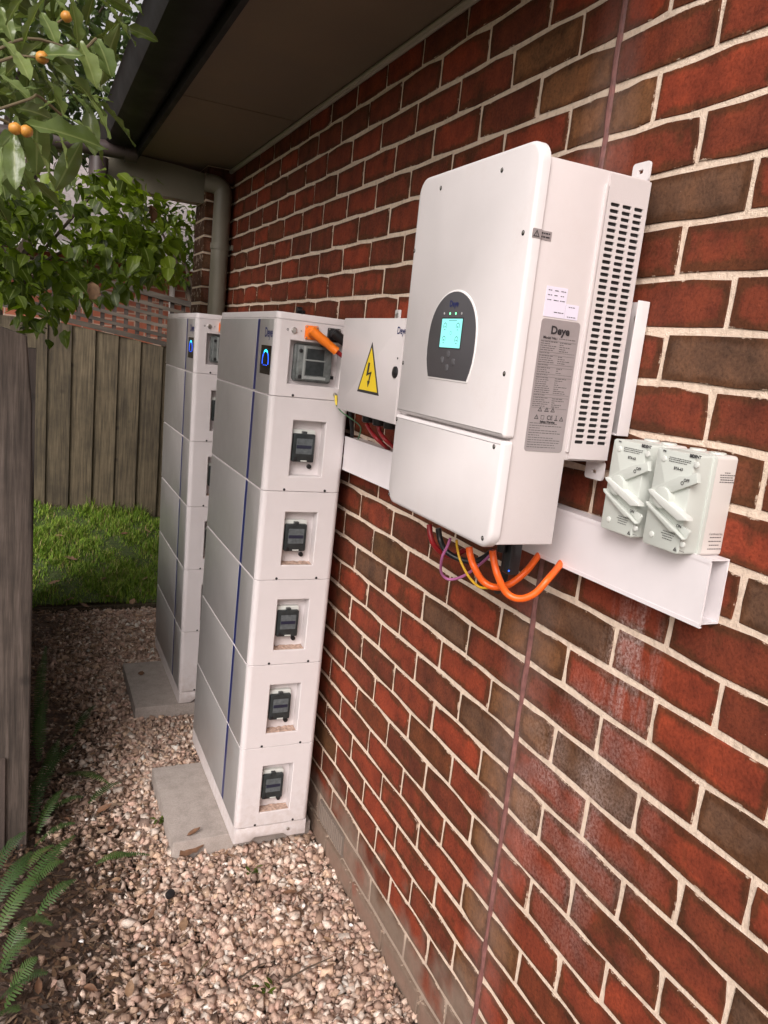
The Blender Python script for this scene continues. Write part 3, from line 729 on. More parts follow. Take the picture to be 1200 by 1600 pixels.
m.box((-.0345, -.1475, 1.63), (-.003, .205, 1.83)); m.build('wall_bracket', WHITE, inv, 40); WB = inv.children[-1]
p = on(997, 498, 0, -.006)
MB().cyl((-.006, p.y, p.z), -X_, .0075, 0, .0015, 16, .0004).cyl((-.0075, p.y, p.z), -X_, .0048, 0, .005, 6, .0006).build('bolt', STEEL, WB, 30)
# underside connectors belong to the cabinet
for (x, y, r, L, nm, mt) in ((-.185, -.120, .011, .030, 'cable_gland', BLACK), (-.185, -.075, .011, .028, 'cable_gland', BLACK), (-.185, -.02, .009, .022, 'cable_gland', BLACK), (-.185, .02, .009, .022, 'cable_gland', BLACK), (-.185, .09, .010, .024, 'cable_gland', BLACK), (-.185, .15, .010, .024, 'cable_gland', BLACK)):
    MB().cyl((x, y, 1.412), -Z_, r, 0, L * .5, 8, .001).cyl((x, y, 1.412 - L * .5), -Z_, r * .78, 0, L * .5, 14, .002).build(nm, mt, inv, 40)
DLp = on(774, 868, 1, -.135)
m = MB(); m.prism(rrect(-.012, 1.343, .012, 1.412, .005, 4), (-.165, -.128, 0), X_, Z_, -Y_, -.010, .010, .002)
m.build('data_logger', BLACK, inv, 40); DL = inv.children[-1]
MB().cyl((-.1765, -.1385, 1.352), -Y_, .0016, 0, .0008, 8).build('led', LEDB, DL, 0)

# ------------------------------------------------------------------ cable duct
duct = empty('cable_duct', (-.025, -.455, 1.41), 'long white plastic cable duct with a cut open end running along the wall', 'cable duct')
m = MB(); y0, y1, t = -.452, 1.02, .0025
m.box((-.003, y0, 1.358), (-.0006, y1, 1.460)); m.box((-.048, y0, 1.358), (-.003, y1, 1.3605)); m.box((-.048, y0, 1.4575), (-.003, y1, 1.460)); m.box((-.0478, y0, 1.3605), (-.0462, y1, 1.368)); m.box((-.0478, y0, 1.450), (-.0462, y1, 1.4575))
m.build('duct_base', PVC, duct, 0)
m = MB(); m.box((-.0512, -.463, 1.3605), (-.0484, y1 - .004, 1.4585)); m.box((-.0520, -.463, 1.3570), (-.0470, y1 - .004, 1.3592)).box((-.0520, -.463, 1.4608), (-.0470, y1 - .004, 1.4632)); m.box((-.0520, -.463, 1.3592), (-.0504, y1 - .004, 1.3640)); m.box((-.0520, -.463, 1.4560), (-.0504, y1 - .004, 1.4608))
m.build('duct_lid', PVC, duct, 0)
duct.rotation_euler = (-.0115, 0, 0)

# ------------------------------------------------------------------ combiner box with hazard sign
bx = -.155
sb = empty('switch_box', (-.08, .65, 1.545), 'grey steel box with a yellow lightning warning triangle beside the inverter', 'switch box')
MB().prism(rrect(-.842, 1.548, -.452, 1.795, .003, 2), (0, 0, 0), -Y_, Z_, -X_, .006, .138, .002).build('box_body', BOXGREY, sb, 30)
MB().prism(rrect(-.845, 1.545, -.449, 1.798, .003, 3), (0, 0, 0), -Y_, Z_, -X_, .1395, -bx, .003).build('box_door', BOXGREY, sb, 30); BD = sb.children[-1]
def P155(x, y): return on(500 + x / 6.4, 470 + y / 6.4, 0, bx)
a, b, c = P155(520, 412), P155(372, 903), P155(587, 952)
zt = a.z; zb = (b.z + c.z) / 2; yl, yr = b.y, c.y; ym = (yl + yr) / 2
def sign_tri(s, d): return [(-yl * s - ym * -(0) * 0 + (-ym) * (1 - s), zb + (zt - zb) * (1 - s) * .33), (-yr * s + (-ym) * (1 - s), zb + (zt - zb) * (1 - s) * .33), (-ym, zb + (zt - zb) * (1 - (1 - s) * .67))]
def tri_scaled(s):
    cyy, czz = -ym, zb + (zt - zb) / 3
    return [(cyy + (u - cyy) * s, czz + (v - czz) * s) for u, v in ((-yl, zb), (-yr, zb), (-ym, zt))]
MB().prism(tri_scaled(1), (bx, 0, 0), -Y_, Z_, -X_, 0, .0006).build('warning_sign', INK, sb, 0); SG = sb.children[-1]
MB().prism(tri_scaled(.84), (bx, 0, 0), -Y_, Z_, -X_, .0004, .0010).build('sign_face', SIGNYELLOW, SG, 0)
m = MB(); yy = -bx + .0012
def pt(x, y): q = P155(x, y); return (bx - .0013, q.y, q.z)
m.add([pt(490, 615), pt(507, 622), pt(490, 715), pt(472, 742), pt(466, 750)], [(0, 1, 2, 3, 4)])
m.add([pt(466, 752), pt(472, 728), pt(520, 708), pt(519, 728), pt(505, 732)], [(0, 1, 2, 3, 4)])
m.add([pt(503, 724), pt(520, 714), pt(496, 810), pt(486, 806)], [(0, 1, 2, 3)])
m.add([pt(476, 798), pt(503, 806), pt(478, 868)], [(0, 1, 2)])
m.build('lightning_symbol', INK, SG, 0)
q = P155(800, 300); text('logo', 'Deye', .024, (bx - .0002, q.y - .012, q.z), -Y_, Z_, NAVY, BD, bold=.0005)
q = P155(755, 715); MB().cyl((bx, q.y, q.z), -X_, .0145, -.001, .004, 20, .002).cyl((bx - .004, q.y, q.z), -X_, .008, 0, .0015, 14, .0005).build('lock', BLACK, BD, 40)
q = P155(778, 575); MB().cyl((bx, q.y, q.z), -X_, .0028, -.001, .0008, 10).build('screw', BLACK, BD, 0)
m = MB(); m.prism(rrect(-.836, 1.797, -.800, 1.838, .004, 3), (0, 0, 0), -Y_, Z_, -X_, .003, .006, .0008).build('mounting_ear', WHITE, sb, 30)
MB().cyl((-.006, .818, 1.822), -X_, .0085, 0, .002, 14, .0005).cyl((-.008, .818, 1.822), -X_, .0055, 0, .004, 6, .0006).build('bolt', STEEL, sb, 30)
for y in (.775, .70, .625, .55):
    MB().cyl((-.085, y, 1.548), -Z_, .019, 0, .016, 8, .002).cyl((-.085, y, 1.532), -Z_, .016, 0, .016, 14, .004).build('cable_gland', BLACK, sb, 40)

# ------------------------------------------------------------------ isolator switches
def iso_pt(x, y, X): return on(935 + x / 5.3333, 675 + y / 5.3333, 0, X)
iso = empty('isolator_switch', (-.04, -.391, 1.459), 'pale green grey isolator switch nearest the open end of the white duct', 'isolator switch', 'isolator switches above the duct')
yA, yB, zA, zB_ = -.4315, -.351, 1.460, 1.613
MB().prism(rrect(-yB, zA, -yA, zB_, .006, 4), (0, 0, 0), -Y_, Z_, -X_, .001, .041, .0012).build('base', simple('warm_grey_plastic', (.60, .555, .52), .45, var=.012, dirt=.04), iso, 40); IB = iso.children[-1]
m = MB(); m.prism(rrect(-yB, zA, -yA, zB_, .006, 4), (0, 0, 0), -Y_, Z_, -X_, .0415, .048, .0006)
m.prism(rrect(-yB + .0005, zA + .001, -yA - .003, zB_ - .001, .005, 4), (0, 0, 0), -Y_, Z_, -X_, .048, .084, .0025).build('cover', ISO, iso, 40); IC = iso.children[-1]
XF = -.084
def iso_prism(name, pts, X, d, mat, parent, bev=.001, d0=0):
    o = []
    for x, y in pts: q = iso_pt(x, y, X); o.append((-q.y, q.z))
    ar = sum(o[i-1][0] * o[i][1] - o[i][0] * o[i-1][1] for i in range(len(o)))
    if ar < 0: o.reverse()
    return MB().prism(o, (X, 0, 0), -Y_, Z_, -X_, d0, d, bev).build(name, mat, parent, 30)
iso_prism('off_guard', [(432, 482), (700, 372), (765, 372), (850, 340), (855, 428), (625, 508), (560, 476), (480, 492)], XF, .007, ISO, IC, .0015)
iso_prism('on_guard', [(428, 575), (660, 800), (745, 895), (735, 905), (665, 838), (630, 832), (430, 605)], XF, .009, ISO, IC, .0015)
iso_prism('on_guard', [(690, 770), (770, 820), (775, 838), (745, 895), (670, 800)], XF, .004, ISO, IC, .001)
q = iso_pt(565, 548, XF); MB().cyl((XF, q.y, q.z), -X_, .0165, -.001, .011, 28, .0015).build('dial', ISO, iso, 40)
iso_prism('lever', [(424, 474), (468, 486), (600, 596), (746, 722), (745, 742), (668, 738), (520, 606), (430, 498)], XF - .010, .003, CAPGREEN, iso, .0012, -.010)
for (x, y) in ((552, 222), (822, 275), (445, 850), (702, 938)):
    q = iso_pt(x, y, XF); MB().cyl((XF, q.y, q.z), -X_, .0046, -.001, .0018, 16, .0008).build('screw_cap', CAPGREEN, IC, 40)
ti = XF - .0008
def iso_txt(s, x, y, size, par=IC, X=ti, al='CENTER', bold=.0002): 
    q = iso_pt(x, y, XF); return text('printed_text', s, size, (X, q.y, q.z), -Y_, Z_, INK, par, al, bold)
iso_txt('BIDENT', 815, 206, .0062, bold=.0004); iso_txt('IP66', 560, 157, .0036); iso_txt('BTA-63', 672, 308, .0058)
iso_txt('OFF', 770, 408, .0062, X=XF - .0078); iso_txt('ON', 692, 786, .0062, X=XF - .0050)
q = iso_pt(730, 428, XF); MB().ring((XF - .0076, q.y, q.z), -Y_, Z_, -X_, .0018, .0030, 0, seg=18).build('off_symbol', INK, IC, 0)
def lines_x(name, lst, X, par, mat=INK, h=.0011):
    m = MB(); r = random.Random(9)
    for (x0, y0_, x1, y1_) in lst:
        a, b = iso_pt(x0, y0_, XF), iso_pt(x1, y1_, XF); y = a.y; z = (a.z + b.z) / 2
        while y > b.y + .001:
            w = min(r.uniform(.0015, .004), y - b.y); m.add([(X, y, z - h/2), (X, y - w, z - h/2), (X, y - w, z + h/2), (X, y, z + h/2)], [(0, 1, 2, 3)]); y -= w + .0008
    tag(m.build(name, mat, par, 0), kind='stuff')
lines_x('printed_text', [(598, 208, 778, 245), (592, 224, 772, 258), (592, 240, 742, 270), (540, 822, 640, 850), (524, 840, 635, 866), (535, 862, 620, 884), (532, 880, 612, 905), (678, 988, 715, 1004)], ti, IC)
m = MB(); q = iso_pt(640, 978, XF); tri_outline(m, (ti, q.y, q.z), -Y_, Z_, .006, .2); m.build('approval_mark', INK, IC, 0)
yt = yA - .0004
for i, s in enumerate(('Certificate No.',)): text('printed_text', s, .0046, (-.018, yt, 1.4945), X_, Z_, GREYINK, IB)
m = MB(); r9 = random.Random(3)
for z, w in ((1.588, .010), (1.5845, .028), (1.581, .026), (1.5775, .024), (1.574, .026), (1.489, .022), (1.483, .025), (1.477, .020), (1.471, .024)):
    x = -.018 - w / 2
    while x < -.018 + w / 2: ww = r9.uniform(.002, .005); m.add([(x, yt, z - .0007), (x + ww, yt, z - .0007), (x + ww, yt, z + .0007), (x, yt, z + .0007)], [(0, 1, 2, 3)]); x += ww + .0008
tag(m.build('printed_text', GREYINK, IB, 0), kind='stuff')
for y in (-.372, -.411):
    MB().cyl((-.022, y, zB_ - .001), Z_, .0125, 0, .004, 20, .001).build('knockout_plug', ISO, iso, 40)
iso2 = copy_tree(iso); iso2.location.y += .1005; iso2['label'] = 'pale green grey isolator switch next to the vented side of the inverter'

# ------------------------------------------------------------------ battery stacks
SX0, SX1, SY0, SY1 = -.318, -.064, 1.005, 1.745
def shell(z0, z1, rec, depth, name, parent):
    m = MB(); o = rrect(SX0, SY0, SX1, SY1, .016, 5); n = len(o); bv = .0018
    oi = inset(o, bv)
    lv = [(oi, z0 + .0006), (o, z0 + bv), (o, z1 - bv), (oi, z1 - .0006)]
    vs = [(x, y, z) for q, z in lv for x, y in q]; fs = []
    for k in range(3):
        for i in range(n):
            if i == 5 and k == 1: continue
            j = (i + 1) % n; fs.append((k*n + i, k*n + j, (k+1)*n + j, (k+1)*n + i))
    fs.append(tuple(3*n + i for i in range(n))); fs.append(tuple(reversed(range(n))))
    m.add(vs, fs)
    xa, xb = o[5][0], o[6][0]; za, zb_ = z0 + bv, z1 - bv; r0, r1, q0, q1 = rec; y = SY0; yd = SY0 + depth; e = .0022
    m.add([(xa, y, za), (xb, y, za), (xb, y, zb_), (xa, y, zb_), (r0 - e, y, q0 - e), (r1 + e, y, q0 - e), (r1 + e, y, q1 + e), (r0 - e, y, q1 + e),
           (r0, y + e, q0), (r1, y + e, q0), (r1, y + e, q1), (r0, y + e, q1), (r0, yd, q0), (r1, yd, q0), (r1, yd, q1), (r0, yd, q1)],
          [(0,1,5,4),(1,2,6,5),(2,3,7,6),(3,0,4,7),(4,5,9,8),(5,6,10,9),(6,7,11,10),(7,4,8,11),(8,9,13,12),(9,10,14,13),(10,11,15,14),(11,8,12,15),(12,13,14,15)])
    return m.build(name, STACKWHITE, parent, 30)
DUST = simple('orange_brown_brick_dust', (.50, .35, .275), .95, var=.25, scale=120)
def skin(z0, z1, par, mat=STACKGREY):
    for ya, yb in ((1.023, 1.176), (1.206, SY1 - .012)):
        MB().prism(rrect(-yb, z0 + .003, -ya, z1 - .003, .002, 2), (SX0, 0, 0), -Y_, Z_, -X_, -.0005, .0016, .0008).build('front_skin', mat, par, 30)
    MB().prism(rrect(-1.2055, z0 + .004, -1.1765, z1 - .004, .001, 2), (SX0, 0, 0), -Y_, Z_, -X_, -.0005, .0008, 0).build('stripe', NAVY, par, 0)
def screws(z, par, xs=(-.250, -.117)):
    for x in xs: MB().cyl((x, SY0, z), -Y_, .0042, -.0005, .0008, 12, .0003).build('screw', BLACK, par, 0)
stack = empty('battery_stack', ((SX0 + SX1) / 2, 1.375, .055), 'nearer tall white battery stack with the fully visible column of breaker windows', 'battery stack', 'battery stacks along the wall')
seams = [1.555, 1.266, .980, .694, .403, .114]
bo = [(SX0, .055), (-.262, .055), (-.246, .068), (-.146, .068), (-.130, .055), (SX1, .055), (SX1, .1125), (SX0, .1125)]
m = MB(); m.prism(bo, (0, SY1, 0), X_, Z_, -Y_, 0, SY1 - SY0, .010, True, .010); m.build('base', STACKWHITE, stack, 40)
BS = stack.children[-1]; MB().cyl((-.131, SY0, .0865), -Y_, .006, -.0005, .0012, 16, .0004).cyl((-.131, SY0 - .0012, .0865), -Y_, .003, 0, .002, 6, .0003).build('earth_stud', STEEL, BS, 30)
for i in range(5):
    z0, z1 = seams[i + 1], seams[i]
    rz0, rz1 = z0 + .049, z0 + .220; rx0, rx1 = -.2385, -.1335
    md = shell(z0, z1, (rx0, rx1, rz0, rz1), .038, 'battery_module', stack)
    skin(z0, z1, md); screws(z0 + .0055, md)
    yb = SY0 + .038; H = rz1 - rz0; Wd = rx1 - rx0
    fx = lambda f: rx0 + Wd * f
    fz = lambda f: rz1 - H * f
    MB().prism(rrect(fx(.03), fz(.74), fx(.77), fz(.17), .006, 4), (0, yb, 0), X_, Z_, -Y_, 0, .016, .002).build('breaker_frame', CAPGREEN, md, 40)
    MB().prism(rrect(fx(.11), fz(.66), fx(.70), fz(.28), .002, 2), (0, yb, 0), X_, Z_, -Y_, .016, .0262, .001).build('breaker', SMOKE2, md, 30)
    m = MB(); o = rrect(fx(.07), fz(.75), fx(.745), fz(.235), .005, 4)
    m.prism(o, (0, yb, 0), X_, Z_, -Y_, .0165, .030, .003)
    m.box((fx(.34), yb - .030, fz(.245)), (fx(.47), yb - .012, fz(.19))); m.build('breaker_cover', SMOKE, md, 40)
    m = MB(); m.prism(rrect(fx(.17), fz(.60), fx(.66), fz(.32), .002, 2), (0, yb, 0), X_, Z_, -Y_, .0298, .0306, 0); m.build('cover_window', SMOKE2, md, 0)
    MB().box((fx(.18), yb - .0314, fz(.50)), (fx(.64), yb - .0305, fz(.44))).build('switch_bar', simple('dark_blue_toggle', (.018, .02, .04), .35) if i == 0 else bpy.data.materials['dark_blue_toggle'], md, 0)
    MB().prism(rrect(fx(.33), fz(.735), fx(.53), fz(.715), .0012, 2), (0, yb, 0), X_, Z_, -Y_, .0298, .0306, 0).build('cover_slot', CAPGREEN, md, 0)
    MB().cyl((fx(.16), yb, fz(.70)), -Y_, .0062, .02, .033, 14, .001).build('cover_knob', BLACK, md, 40)
    MB().cyl((fx(.70), yb, fz(.845)), -Y_, .0072, 0, .009, 16, .001).build('knob', BLACK, md, 40)
    if i > 0:
        m = MB(); r = random.Random(i); nx = 14; vs = []
        for k in range(nx + 1):
            x = fx(.02 + .96 * k / nx); vs += [(x, SY0 + .003, rz0 + .0008), (x, yb - .001, rz0 + .0012 + r.uniform(0, .004))]
        m.add(vs, [(2*k, 2*k+2, 2*k+3, 2*k+1) for k in range(nx)]); m.build('dust_film', DUST, md, 0)
z0, z1 = 1.555, 1.781
cu = shell(z0, z1, (-.269, -.106, 1.594, 1.722), .034, 'control_unit', stack)
skin(z0, z1, cu); screws(z0 + .006, cu, (-.2485,))
yb = SY0 + .034
MB().prism(rrect(-.249, 1.6035, -.126, 1.7165, .010, 5), (0, yb, 0), X_, Z_, -Y_, 0, .014, .003).build('breaker_frame', CLEAR, cu, 40)
MB().prism(rrect(-.243, 1.609, -.133, 1.712, .006, 4), (0, yb, 0), X_, Z_, -Y_, .014, .032, .003).build('breaker_cover', CLEAR, cu, 40)
m = MB(); m.prism(rrect(-.215, 1.672, -.160, 1.704, .001, 2), (0, yb, 0), X_, Z_, -Y_, .0318, .0328, 0); m.prism(rrect(-.216, 1.625, -.158, 1.667, .001, 2), (0, yb, 0), X_, Z_, -Y_, .0318, .0328, 0)
m.build('breaker_window', SMOKE, cu, 0)
m = MB(); m.box((-.2255, yb - .0332, 1.612), (-.2195, yb - .0318, 1.710)); m.box((-.2195, yb - .0334, 1.6685), (-.155, yb - .0318, 1.6715)); m.box((-.2195, yb - .0332, 1.6135), (-.150, yb - .0318, 1.622)); m.build('cover_rib', simple('grey_cover_rib', (.30, .32, .31), .3), cu, 0)
MB().cyl((-.234, yb, 1.695), -Y_, .0065, .030, .0335, 14, .001).cyl((-.232, yb, 1.6185), -Y_, .0065, .030, .0335, 14, .001).build('cover_screw', BLACK, cu, 40)
MB().box((-.127, yb - .026, 1.6185), (-.1215, yb - .006, 1.629)).build('cover_latch', BLACK, cu, 0)
MB().cyl((-.262, SY0, 1.7515), -Y_, .0088, -.0005, .004, 22, .001).cyl((-.262, SY0 - .004, 1.7515), -Y_, .0065, 0, .0006, 20).build('power_button', STEEL, cu, 40)
MB().ring((-.2815, SY0 - .0005, 1.752), X_, Z_, -Y_, .0020, .0034, 0, seg=16).box((-.2402, SY0 - .0008, 1.7490), (-.2394, SY0 - .0004, 1.7550)).box((-.2425, SY0 - .0008, 1.7516), (-.2371, SY0 - .0004, 1.7524)).build('printed_symbols', INK, cu, 0)
MB().cyl((-.115, SY0, 1.574), -Y_, .0065, -.0005, .003, 16, .0005).cyl((-.115, SY0 - .003, 1.574), -Y_, .0038, 0, .006, 6, .0004).build('earth_stud', STEEL, cu, 30)
fxp = SX0 - .0016
text('logo', 'Deye', .040, (fxp - .0002, 1.068, 1.737), -Y_, Z_, NAVY, cu, bold=.0008)
MB().prism(rrect(-1.138, 1.6135, -1.026, 1.6995, .002, 3), (fxp, 0, 0), -Y_, Z_, -X_, -.0005, .0010, .0003).build('display', simple('gloss_black_display', (.006, .006, .008), .12), cu, 0); DS = cu.children[-1]
cc = (fxp - .0014, 1.081, 1.652)
MB().ring(cc, -Y_, Z_, -X_, .029, .0355, 0, 52, 128, 14).build('light_ring', LEDC, DS, 0)
m = MB(); m.ring(cc, -Y_, Z_, -X_, .030, .0355, 0, 132, 196, 12); m.ring(cc, -Y_, Z_, -X_, .030, .0355, 0, -16, 48, 12)
for u in (-.018, -.006, .006, .018): m.box((cc[0] - .0002, cc[1] - u - .0014, cc[2] - .013), (cc[0], cc[1] - u + .0014, cc[2] - .0105))
m.build('light_ring', LEDB, DS, 0)
MB().prism(rrect(SX0 + .001, SY0 + .001, SX1 - .001, SY1 - .001, .015, 5), (0, 0, 1.7815), X_, Y_, Z_, 0, .0195, .0025).build('lid', STACKWHITE, stack, 40)
stack2 = copy_tree(stack); stack2.location = ((SX0 + SX1) / 2 + .003, 2.455, .055)
stack2['label'] = 'farther white battery stack standing mostly behind the nearer one'
stack.rotation_euler = (0, .0075, 0); stack2.rotation_euler = (0, -.0095, 0)

# connectors: plug bodies on their cables
def plug_cable(xf, mat, cmat, cab, label, dy=0, end=None, grp=None):
    """square flange and angled body plugged into the control unit, then the cable"""
    t = empty('power_cable', (xf, SY0 - .02 + dy, 1.75), label, 'power cable', grp)
    y = SY0 - .0006 + dy; zc = 1.7505
    m = MB(); m.prism(rrect(-.0205, -.0205, .0205, .0205, .004, 3), (xf, y, zc), X_, Z_, -Y_, 0, .005, .001); m.build('plug_flange', mat, t, 40); F = t.children[-1]
    for u in (-.0162, .0162):
        for v in (-.0162, .0162): MB().cyl((xf + u, y - .005, zc + v), -Y_, .0026, 0, .0015, 10, .0004).build('screw', STEEL, F, 40)
    A = Vector((xf, y - .005, zc)); Bp = Vector((xf, y - .030, zc)); D = Vector((.090, -.022, -.062)).normalized()
    m = MB(); m.tube([A, A + Vector((0, -.014, 0)), Bp], [.0150, .0140, .0140], 16)
    m.tube([Bp - D * .016, Bp - D * .012, Bp + D * .042, Bp + D * .046, Bp + D * .078, Bp + D * .080, Bp + D * .084], [.010, .0142, .0142, .0128, .0128, .0135, .0135], 16)
    m.build('plug', mat, t, 40)
    s = Bp + D * .083
    MB().tube(smooth_path([s, s + D * .05] + end(s, D), 6), .0068, 12).build('cable', cmat, t)
    return t
plug_cable(-.1955 + .0, ORANGE2, RED, RED, 'orange plug with red cable on the nearer battery stack', 0, lambda s, D: [Vector((-.085, .90, 1.645)), Vector((-.07, .848, 1.64))])
plug_cable(-.1245, BLACK, BLACK, BLACK, 'black plug with black cable on the nearer battery stack', 0, lambda s, D: [Vector((-.045, .90, 1.66)), Vector((-.045, .848, 1.65))])
plug_cable(-.215, ORANGE2, RED, RED, 'orange plug on the farther battery stack', 1.082, lambda s, D: [Vector((-.075, 1.98, 1.64)), Vector((-.03, 1.9, 1.60))])

# concrete pavers under the stacks
for (x0, x1, y0, y1, lab) in ((-.505, -.02, 1.075, 1.565, 'grey concrete paver under the nearer battery stack'), (-.505, -.02, 2.09, 2.60, 'grey concrete paver under the farther battery stack')):
    m = MB(); o = rrect(x0, y0, x1, y1, .006, 3); m.prism(o, (0, 0, 0), X_, Y_, Z_, -.02, .053, .004)
    tag(m.build('concrete_paver', CONC, None, 40), lab, 'paver', 'concrete pavers under the battery stacks')

# ------------------------------------------------------------------ loose cables below the inverter and the box
def cable(name, label, mat, r, pts, xs, cat='cable', o=(0, 0, 1), fixed=None):
    P = []
    for i, (px, py) in enumerate(pts):
        t = i / (len(pts) - 1); X = xs[0] + (xs[-1] - xs[0]) * t if len(xs) == 2 else np.interp(t, np.linspace(0, 1, len(xs)), xs)
        P.append(on(o[0] + px / o[2], o[1] + py / o[2], 0, float(X)))
    if fixed: P = fixed(P)
    ob = MB().tube(smooth_path(P, 6), r, 14).build(name, mat)
    return tag(ob, label, cat)
zo = (600, 780, 3.75)
cable('orange_cable', 'thick orange cable looping lowest below the inverter into the white duct', ORANGE, .0067, [(636, 300), (642, 350), (664, 440), (715, 545), (790, 583), (880, 555), (960, 470), (1015, 405), (1060, 340)], (-.18, -.175, -.14, -.10, -.03), o=zo)
cable('orange_cable', 'orange cable behind the black data stick, left of the lowest orange loop', ORANGE, .0067, [(498, 280), (506, 330), (530, 400), (580, 480), (650, 515), (735, 498), (830, 425), (890, 350), (925, 300)], (-.19, -.185, -.15, -.09, -.03), o=zo)
cable('pink_cable', 'thin pink cable hanging in a loop below the inverter', PINK, .0030, [(388, 230), (372, 275), (340, 345), (336, 430), (382, 470), (465, 450), (545, 395), (615, 335), (640, 300)], (-.19, -.19, -.15, -.12, -.10), o=zo)
cable('yellow_cable', 'thin yellow cable dropping between the pink loop and the orange cable', YELLOW, .0026, [(425, 240), (430, 290), (450, 365), (498, 455), (555, 512), (610, 520)], (-.19, -.16), o=zo)
cable('yellow_cable', 'short thin yellow cable right of the black data stick', YELLOW, .0022, [(785, 270), (778, 315), (758, 360), (745, 405)], (-.10, -.06), o=zo)
cable('red_cable', 'dark red cable curving at the far left under the inverter', RED, .0060, [(266, 150), (272, 210), (292, 265), (340, 315), (400, 335), (470, 300)], (-.19, -.19, -.15, -.10), o=zo)
cable('black_cable', 'black cable sagging beside the dark red cable under the inverter', BLACK, .0062, [(318, 170), (330, 240), (365, 305), (440, 350), (520, 365), (580, 345), (640, 300)], (-.18, -.17, -.13, -.09), o=zo)
cable('black_cable', 'black cable dropping straight down behind the orange loops', BLACK, .0085, [(722, 240), (718, 330), (705, 430), (690, 500), (665, 535)], (-.11, -.11, -.10), o=zo)
zb2 = (500, 470, 6.4)
for i, (pts, lab) in enumerate((([(470, 1235), (500, 1290), (560, 1370), (640, 1445), (690, 1490)], 'red cable from the leftmost gland under the switch box'),
                 ([(585, 1250), (600, 1310), (650, 1385), (720, 1450), (770, 1490)], 'red cable from the middle gland under the switch box'))):
    cable('red_cable', lab, RED, .0058, pts, (-.085, -.08, -.03), o=zb2)
cable('black_cable', 'black cable hanging at the left end under the switch box', BLACK, .0060, [(300, 1090), (312, 1200), (320, 1290), (318, 1380)], (-.06, -.03), o=zb2)
ew = empty('earth_wire', (-.11, .99, 1.57), 'thin green earth wire with yellow lug looping from the stack below the box', 'earth wire')
Pw = [Vector((-.1035, .997, 1.572)), Vector((-.1025, .992, 1.555))] + [on(500 + a / 6.4, 470 + b / 6.4, 1, y) for a, b, y in ((165, 1045, .985), (215, 1110, .96), (300, 1170, .93), (375, 1225, .90), (408, 1270, .87), (400, 1330, .86), (380, 1385, .86))]
MB().tube(smooth_path(Pw, 5), .0019, 8).build('wire', GREEN, ew)
MB().tube([Pw[0] + Vector((0, -.004, 0)), Pw[1] + Vector((0, -.002, 0)), Pw[2]], [.0045, .0045, .003], 10).build('lug', LUG, ew)
# wall clip seen above the nearer stack
p = on(472, 487, 0, -.01)
tag(MB().cyl((-.012, p.y, p.z + .004), -X_, .013, 0, .02, 14, .002).box((-.014, p.y - .02, p.z - .012), (-.0045, p.y + .02, p.z + .004)).build('cable_clip', BLACK), 'small black clip on the bricks above the nearer stack', 'clip')

# ------------------------------------------------------------------ fences
FY = 5.0
fence = empty('paling_fence', (-.3, FY, .3), 'brown timber paling fence with lattice on top at the end of the lawn', 'fence')
def ftop(x): return 1.640 - .135 * (x + .30) if x > -.8 else 1.71
def fbot(x): return .262 - .135 * (x + .05)
xs = [-.837 + .162 * i for i in range(-7, 9)]
for i, x in enumerate(xs):
    a = x - .006; b = x + .170; yr, yl = FY - .034 - (i % 3) * .003, FY - .0135
    zt = random.uniform(-.008, .008); zb0 = fbot(x + .08) - .06
    m = MB()
    m.add([(a, yl, zb0), (b, yr, zb0), (b - .001, yr, ftop(b) + zt), (a + .001, yl, ftop(a) + zt), (a, yl + .013, zb0), (b, yr + .013, zb0), (b - .001, yr + .013, ftop(b) + zt), (a + .001, yl + .013, ftop(a) + zt)],
          [(0,1,2,3),(5,4,7,6),(4,0,3,7),(1,5,6,2),(3,2,6,7),(4,5,1,0)])
    m.build('paling', PALING, fence, 0)
for dz in (-.12, -1.1): 
    m = MB(); m.add([(xs[0], FY + .016, ftop(xs[0]) + dz), (xs[-1], FY + .016, ftop(xs[-1]) + dz), (xs[-1], FY + .016, ftop(xs[-1]) + dz - .08), (xs[0], FY + .016, ftop(xs[0]) + dz - .08)] + [(xs[0], FY + .056, ftop(xs[0]) + dz), (xs[-1], FY + .056, ftop(xs[-1]) + dz), (xs[-1], FY + .056, ftop(xs[-1]) + dz - .08), (xs[0], FY + .056, ftop(xs[0]) + dz - .08)],
      [(0,1,2,3),(7,6,5,4),(0,4,5,1),(3,2,6,7),(0,3,7,4),(1,5,6,2)]); m.build('rail', PALING, fence, 0)
lat0 = lambda x: ftop(x); lx0, lx1 = -1.5, 1.3; slope = -.145
def slat_h(name, z, h, y0, y1, mat):
    m = MB(); f = lambda x: z + slope * (x + .3)
    m.add([(lx0, y0, f(lx0)), (lx1, y0, f(lx1)), (lx1, y0, f(lx1) + h), (lx0, y0, f(lx0) + h), (lx0, y1, f(lx0)), (lx1, y1, f(lx1)), (lx1, y1, f(lx1) + h), (lx0, y1, f(lx0) + h)],
          [(0,1,2,3),(5,4,7,6),(4,0,3,7),(1,5,6,2),(3,2,6,7),(4,5,1,0)]); return m.build(name, mat, fence, 0)
slat_h('rail', 1.648, .035, FY - .042, FY + .03, LATTICE); slat_h('rail', 1.985, .04, FY - .03, FY + .04, LATTICE)
for i in range(4): slat_h('lattice_slat', 1.712 + i * .068, .026, FY - .008, FY - .001, LATTICE)
m0 = None
for i in range(34):
    x = lx0 + .03 + i * .083
    if not (-1.0 < x < .9): continue
    m = MB(); m.box((x, FY, 1.683 + slope * (x + .3)), (x + .03, FY + .007, 1.984 + slope * (x + .3))); m.build('lattice_slat', DARKWOOD, fence, 0)

